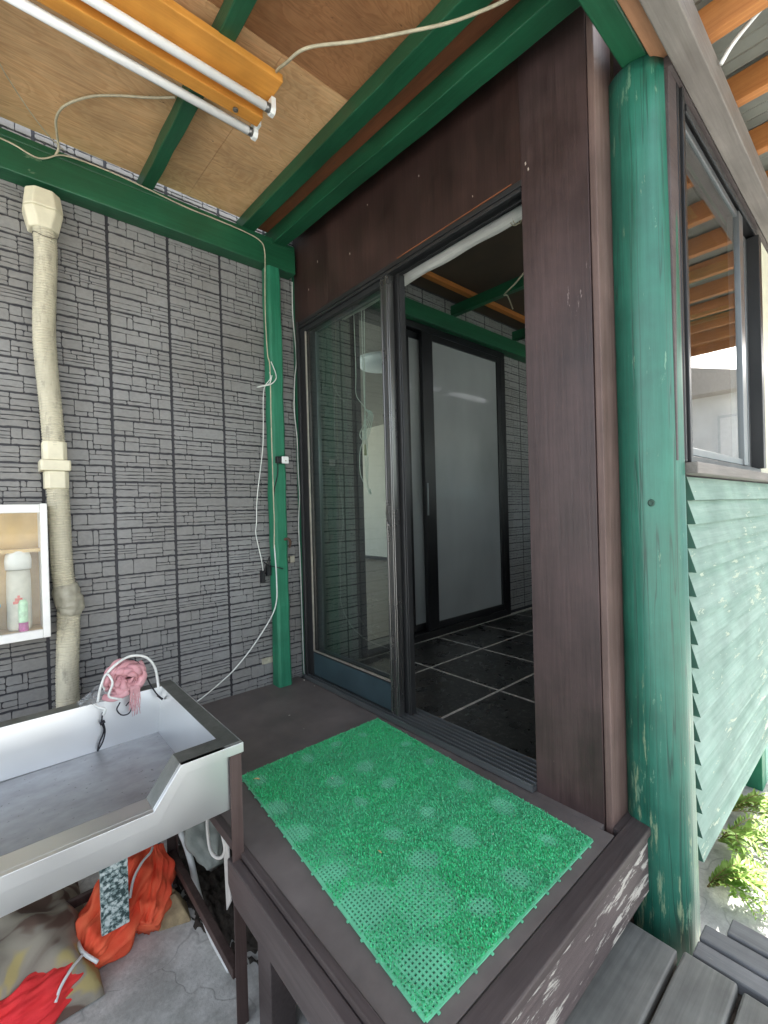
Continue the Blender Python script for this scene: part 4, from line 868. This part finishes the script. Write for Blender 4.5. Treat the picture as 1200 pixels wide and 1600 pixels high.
# switch on the post, small socket
swt = thing('doorbell_button', (-.15, -.108, 1.3), 'white square push button on a black mount on the square green post', 'button')
m = MB(); m.box(-.196, -.164, -.128, -.102, 1.283, 1.322); build('mount', m, M_['black'], swt, bevel=.003)
m = MB(); m.box(-.170, -.128, -.141, -.1285, 1.281, 1.322); build('cover', m, M_['whitep'], swt, bevel=.005)
m = MB(); m.cyl((-.149, -.1405, 1.297), (-.149, -.143, 1.297), .004, 10); build('button', m, M_['tapegrey'], swt)
m = MB(); m.tube(spline([(-.185, -.115, 1.285), (-.187, -.112, 1.22), (-.203, -.105, 1.15), (-.209, -.10, 1.10)], 6), .003, 6); build('button_cord', m, M_['cordb'], swt)
hk = MB(); hk.tube(spline([(-.150, -.095, .845), (-.14, -.125, .85), (-.125, -.125, .83), (-.118, -.10, .80)], 6), .0075, 8)
one('rusty_hook', hk, plain('rust', (.08, .045, .03), .8), (-.14, -.1, .83), 'dark rusty hook on the lower part of the square post', 'hook')
m = MB(); m.box(-.265, -.196, -.012, -.004, .128, .162); m.cyl((-.245, -.012, .145), (-.245, -.016, .145), .004, 8); m.cyl((-.218, -.012, .145), (-.218, -.016, .145), .009, 10)
one('cable_clip_plate', m, M_['tapegrey'], (-.23, -.01, .145), 'small grey plate on the siding at the foot of the square post', 'plate', bevel=.002)
m = MB(); m.box(-.075, -.045, -.03, -.004, .70, .74); m.box(-.10, -.077, -.02, -.004, .715, .73)
one('door_catch', m, M_['tapegrey'], (-.06, -.02, .72), 'small metal catch on the siding strip between post and door frame', 'catch', bevel=.003)

# ------------------------------------------------------------------ rolled blind inside the doorway
bl = thing('rolled_blind', (.15, -.95, 2.03), 'white rolled-up blind hanging inside the top of the doorway', 'blind')
m = MB(); random.seed(2); P = [(.155, -.30-1.3*i/40, 2.158+.003*math.sin(i*.7)) for i in range(41)]
m.tube(P, .036, 40, 0, True, lambda t_, a: 1+.045*math.sin(14*a)+.02*math.sin(5*a+t_*9)); build('roll', m, wood('white_blind_slats', (.60, .60, .56), (.74, .74, .70), 'y', .6, None, fine=160, stain=.25), bl)
for y in (-.66, -1.46):
    m = MB()
    for d in (0, .012): m.tube([(.165+.039*math.cos(a), y+d+.004*math.sin(3*a), 2.158+.039*math.sin(a)) for a in [i*math.pi/10 for i in range(21)]], .002, 5)
    build('tie_cord', m, M_['cord'], bl)
m = MB(); X_ = .165
m.tube(spline([(X_, -.405, 2.13), (X_, -.41, 1.8), (X_-.01, -.42, 1.66), (X_, -.475, 1.585), (X_, -.482, 1.56)], 6), .0022, 6)
m.tube(spline([(X_, -.475, 2.13), (X_, -.476, 1.8), (X_, -.48, 1.55), (X_, -.475, 1.3), (X_, -.48, 1.17)], 6), .0024, 6)
m.tube(spline([(X_, -.50, 2.13), (X_, -.49, 1.8), (X_, -.485, 1.55), (X_, -.495, 1.3), (X_, -.49, 1.12), (X_, -.51, 1.10)], 6), .0024, 6)
m.tube(spline([(X_, -.482, 1.42), (X_, -.43, 1.34), (X_, -.425, 1.22), (X_, -.46, 1.15), (X_, -.49, 1.12)], 6), .002, 6)
for q in range(5): m.tube(spline([(X_, -.482, 1.57), (X_+.01, -.482-.015-.01*q, 1.53), (X_, -.482+.05-.022*q, 1.44), (X_, -.482+.02-.006*q, 1.40), (X_-.006, -.48, 1.50), (X_, -.482, 1.565)], 5), .0022, 6)
m.tube([(X_, -.505, 1.12), (X_, -.51, 1.09)], .005, 8)
build('pull_cord', m, M_['cordw'], bl)
m = MB(); m.tube([(X_, -.476, 1.37), (X_, -.477, 1.31)], [.005, .007], 8); build('cord_toggle', m, M_['wirey'], bl)

# ================================================================== CLUTTER UNDER THE SINK
M_['red'] = cloth('orange_red_net', (.80, .075, .03), (.90, .17, .07), 260)
M_['red2'] = cloth('red_net', (.75, .022, .03), (.85, .05, .045), 260)
nb = thing('red_net_bundle', (-1.1, -.6, -.5), 'orange-red net tied into a long bundle on the concrete under the sink', 'net')
m = blob([(-1.44, -.72, -.46), (-1.36, -.72, -.45), (-1.29, -.70, -.445), (-1.235, -.66, -.45)], [.075, .078, .066, .034], 9, .13, 110, 14, 2); build('lower_bundle', m, M_['red2'], nb)
m = blob([(-1.235, -.66, -.45), (-1.19, -.64, -.43), (-1.13, -.60, -.40), (-1.06, -.53, -.36), (-1.0, -.46, -.32)], [.038, .080, .090, .084, .045], 9, .30, 110, 16, 8); build('upper_bundle', m, M_['red'], nb)
m = blob([(-1.05, -.67, -.45), (-1.02, -.62, -.42), (-.985, -.55, -.37), (-.97, -.48, -.31)], [.04, .058, .058, .03], 8, .32, 90, 14, 12); build('outer_fold', m, M_['red'], nb)
m = MB(); m.tube(spline([(-1.20, -.735, -.42), (-1.235, -.70, -.39), (-1.24, -.64, -.395), (-1.225, -.60, -.44)], 6), .006, 8); m.tube(spline([(-1.235, -.705, -.392), (-1.27, -.745, -.385), (-1.30, -.77, -.40), (-1.315, -.79, -.42)], 6), .0045, 6)
build('white_tie', m, M_['whitep'], nb); m = MB()
m.tube(spline([(-1.09, -.655, -.33), (-1.07, -.62, -.295), (-1.035, -.585, -.275), (-1.0, -.56, -.27), (-.985, -.53, -.275)], 6), .0045, 6)
build('white_tie', m, M_['whitep'], nb)
k = N('speckled_granite_print'); n = k.noise(k.map((75, 75, 75)), 1, 3, .6); k.set('Base Color', k.ramp(n, [(.36, (.03, .06, .06)), (.45, (.22, .30, .29)), (.54, (.55, .62, .60)), (.7, (.75, .8, .78))], 'CONSTANT')); k.set('Roughness', .5); M_['speck'] = k.m
m = MB(); m.box(-1.185, -1.105, -.72, -.70, -.36, .02)
one('speckled_panel', m, M_['speck'], (-1.145, -.71, -.36), 'speckled grey-white panel standing upright among the clutter under the sink', 'panel', bevel=.002)
k = N('camouflage_cloth'); v = k.noise(k.map((6, 6, 6)), 1, 2, .5, 1.2); n = k.noise(k.map((200,)*3), 1, 2, .5)
k.set('Base Color', k.ramp(v, [(.40, (.12, .075, .055)), (.46, (.24, .21, .165)), (.58, (.30, .27, .21)), (.66, (.42, .34, .14))], 'EASE')); k.set('Roughness', .8); k.bump(n, .3, .001); M_['camo'] = k.m
m = MB(); rr_ = random.Random(4); n = 40; g_ = []
for i in range(n+1):
    for j in range(n+1):
        u, v_ = i/n, j/n; x = -1.75+.56*u; y = -.78+.60*v_
        z = -.47+.19*math.sin(math.pi*min(1, v_*.9+.12))*(1-.25*u)+.022*math.sin(9*u+5*v_)+.016*math.sin(17*v_-6*u+1)+.01*math.sin(23*u+13*v_)
        e = min(u, 1-u, v_, 1-v_)*8; z = -.495+(z+.495)*min(1, e)**.6; g_.append((x, y, z))
m.add(g_, [(i*(n+1)+j, (i+1)*(n+1)+j, (i+1)*(n+1)+j+1, i*(n+1)+j+1) for i in range(n) for j in range(n)], 0, True)
one('camouflage_blanket', m, M_['camo'], (-1.45, -.5, -.5), 'brown and yellow patterned blanket heaped under the left of the sink', 'blanket')
m = MB(); m.box(-1.95, -1.25, -.20, -.12, -.49, -.05); m.box(-1.2, -.96, -.12, -.05, -.49, -.14)
one('grey_block_row', m, M_['conc'], (-1.4, -.15, -.5), 'grey concrete blocks against the wall under the sink', 'blocks', bevel=.008)
m = MB(); m.prism([(-.50, -.495), (-.42, -.495), (-.40, -.22), (-.43, -.17), (-.46, -.20), (-.50, -.34)], 'x', -.965, -.945)
one('slate_board', m, plain('blue_grey_board', (.10, .16, .18), .8, 0, .3, 20, bump=.5), (-.95, -.46, -.5), 'rough blue-grey board standing between the red net and the rear sink leg', 'board', bevel=.003)
m = MB(); m.add([(-1.01, -.66, -.5), (-.90, -.70, -.5), (-.885, -.60, -.5), (-.97, -.56, -.5), (-.985, -.62, -.43), (-.935, -.625, -.42), (-.92, -.60, -.435), (-.95, -.585, -.40)], [(0, 1, 5, 4), (1, 2, 6, 5), (2, 3, 7, 6), (3, 0, 4, 7), (4, 5, 6, 7), (3, 2, 1, 0)])
one('tan_stone', m, plain('tan_sandstone', (.36, .28, .16), .85, 0, .35, 30, bump=.6), (-.94, -.63, -.5), 'tan broken stone on the concrete beside the sink stand', 'stone', bevel=.005)
m = MB(); m.tube(spline([(-.90, -.42, -.24), (-.872, -.50, -.29), (-.862, -.58, -.36), (-.868, -.68, -.43), (-.875, -.82, -.475), (-.87, -.98, -.487)], 8), .0115, 12)
one('white_hose', m, M_['whitep'], (-.87, -.6, -.4), 'white plastic pipe curving down behind the sink leg', 'pipe')
m = blob([(-.80, -.42, -.15), (-.795, -.50, -.22), (-.80, -.60, -.30), (-.80, -.68, -.36)], [.05, .085, .075, .03], 4, .25, 50, 12, 6)
one('grey_sack', m, cloth('grey_sack_cloth', (.20, .22, .20), (.30, .32, .29), 120), (-.8, -.55, -.4), 'crumpled grey sack hanging under the platform behind the sink legs', 'sack')
m = MB(); m.tube(spline([(-.858, -.78, -.06), (-.868, -.80, -.12), (-.865, -.82, -.19), (-.85, -.86, -.20), (-.845, -.90, -.15), (-.85, -.88, -.08)], 7), [.006]*36+[.006]*7, 8) if False else m.tube(spline([(-.858, -.78, -.06), (-.868, -.80, -.12), (-.865, -.82, -.19), (-.85, -.86, -.20), (-.845, -.90, -.15), (-.85, -.88, -.08)], 7), .006, 8)
m.add([(-.842, -.87, -.05), (-.846, -.93, -.06), (-.848, -.945, -.30), (-.846, -.90, -.36), (-.838, -.87, -.05), (-.842, -.93, -.06), (-.844, -.945, -.30), (-.842, -.90, -.36)], [(0, 1, 2, 3), (7, 6, 5, 4), (0, 4, 5, 1), (1, 5, 6, 2), (2, 6, 7, 3), (3, 7, 4, 0)])
one('white_strap', m, cloth('white_webbing', (.60, .58, .54), (.70, .68, .64), 150), (-.85, -.87, -.1), 'dangling off-white cloth strap between the sink leg and the platform', 'strap')
m = blob([(-1.0, -.42, -.10), (-.97, -.42, -.085), (-.93, -.42, -.10)], [.018, .032, .02], 4, .15, 24, 8, 3)
one('white_rag', m, cloth('white_rag_cloth', (.60, .66, .62), (.70, .74, .70), 120), (-.96, -.42, -.1), 'small white rag on a stick behind the red net', 'rag')
m = MB(); m.cyl((-.985, -.42, -.5), (-.98, -.42, -.12), .012, 10)
one('wooden_stake', m, M_['leg'], (-.985, -.42, -.5), 'short brown wooden stake holding up the white rag', 'stake')
m = blob([(-.955, -.57, -.47), (-.95, -.545, -.44), (-.945, -.52, -.41)], [.018, .028, .015], 3, .2, 20, 8, 3)
one('blue_scrap', m, plain('pale_blue_plastic', (.25, .48, .62), .4), (-.95, -.54, -.45), 'pale blue plastic scrap at the foot of the slate board', 'plastic scrap')
# soil and rubble strip
m = MB(); rr_ = random.Random(8); n = 44; g_ = []
for i in range(n+1):
    for j in range(n+1):
        u, v_ = i/n, j/n; q = max(0, 1-((u-.5)/.5)**2-((v_-.5)/.5)**2+.55*(rr_.random()-.5)); g_.append((-.90+.36*u+rr_.uniform(-.006, .006), -1.05+.95*v_, -.507+.040*q**.6*(.5+.5*rr_.random())))
m.add(g_, [(i*(n+1)+j, (i+1)*(n+1)+j, (i+1)*(n+1)+j+1, i*(n+1)+j+1) for i in range(n) for j in range(n)], 0, True)
tag(build('soil_patch', m, M_['dirt']), kind='stuff', label='dark soil and rubble under the platform edge')

# ================================================================== WEEDS
k = N('weed_leaf'); n = k.noise(k.map((25,)*3), 1, 3, .6)
k.set('Base Color', k.mix(k.ramp(n, [(.35, 0), (.65, 1)]), (.22, .40, .06), (.42, .60, .14))); k.set('Roughness', .55); k.set('Subsurface Weight', 0.0); M_['leaf'] = k.m
def frond_plant(x, y, L, ang, spread, nf, lab, seed, L2=.045):
    rr_ = random.Random(seed); t_ = thing('weed_plant', (x, y, -.5), lab, 'weed', 'weeds on the concrete beside the wall')
    st_ = MB(); lf = MB()
    for q in range(nf):
        a = ang+rr_.uniform(-spread, spread); l = L*rr_.uniform(.6, 1.1); h = rr_.uniform(.05, .12); pts = []
        for i in range(8):
            s_ = i/7; a2 = a+.5*s_*rr_.uniform(-.3, .3); pts.append((x+math.cos(a2)*l*s_, y+math.sin(a2)*l*s_, -.495+h*math.sin(math.pi*min(1, s_*.85+.02))))
        P = spline(pts, 3); st_.tube(P, [.0022*(1-.6*i/len(P)) for i in range(len(P))], 5)
        for i in range(1, len(P)):
            d = (P[i]-P[i-1]).normalized(); sd2 = Vector((-d.y, d.x, 0)).normalized(); s_ = i/len(P)
            for sg in (-1, 1):
                l2 = L2*(.4+1.0*math.sin(math.pi*min(.97, s_*.9+.1)))*rr_.uniform(.7, 1.2); w = l2*.17
                dr = (sd2*sg*.9+d*.55+Vector((0, 0, rr_.uniform(-.1, .45)))).normalized(); pr = dr.cross(Vector((0, 0, 1))).normalized()*w
                c = P[i]; up = Vector((0, 0, rr_.uniform(.0, .006)))
                lf.add([c, c+dr*l2*.4+pr+up, c+dr*l2, c+dr*l2*.4-pr+up*.3], [(0, 1, 2), (0, 2, 3)], 0)
    build('stem', st_, M_['straw'], t_); build('leaves', lf, M_['leaf'], t_, fixn=False)
frond_plant(.63, -1.93, .26, R(-75), .7, 13, 'leafy yellow-green weed nearest the foot of the round column', 31, .030)
frond_plant(.95, -1.90, .30, R(-95), .9, 13, 'sprawling yellow-green weed in the middle of the strip under the wall', 32, .030)
frond_plant(1.22, -1.88, .28, R(-70), .8, 10, 'long-stemmed weed farthest along, by the short green post', 33, .032)
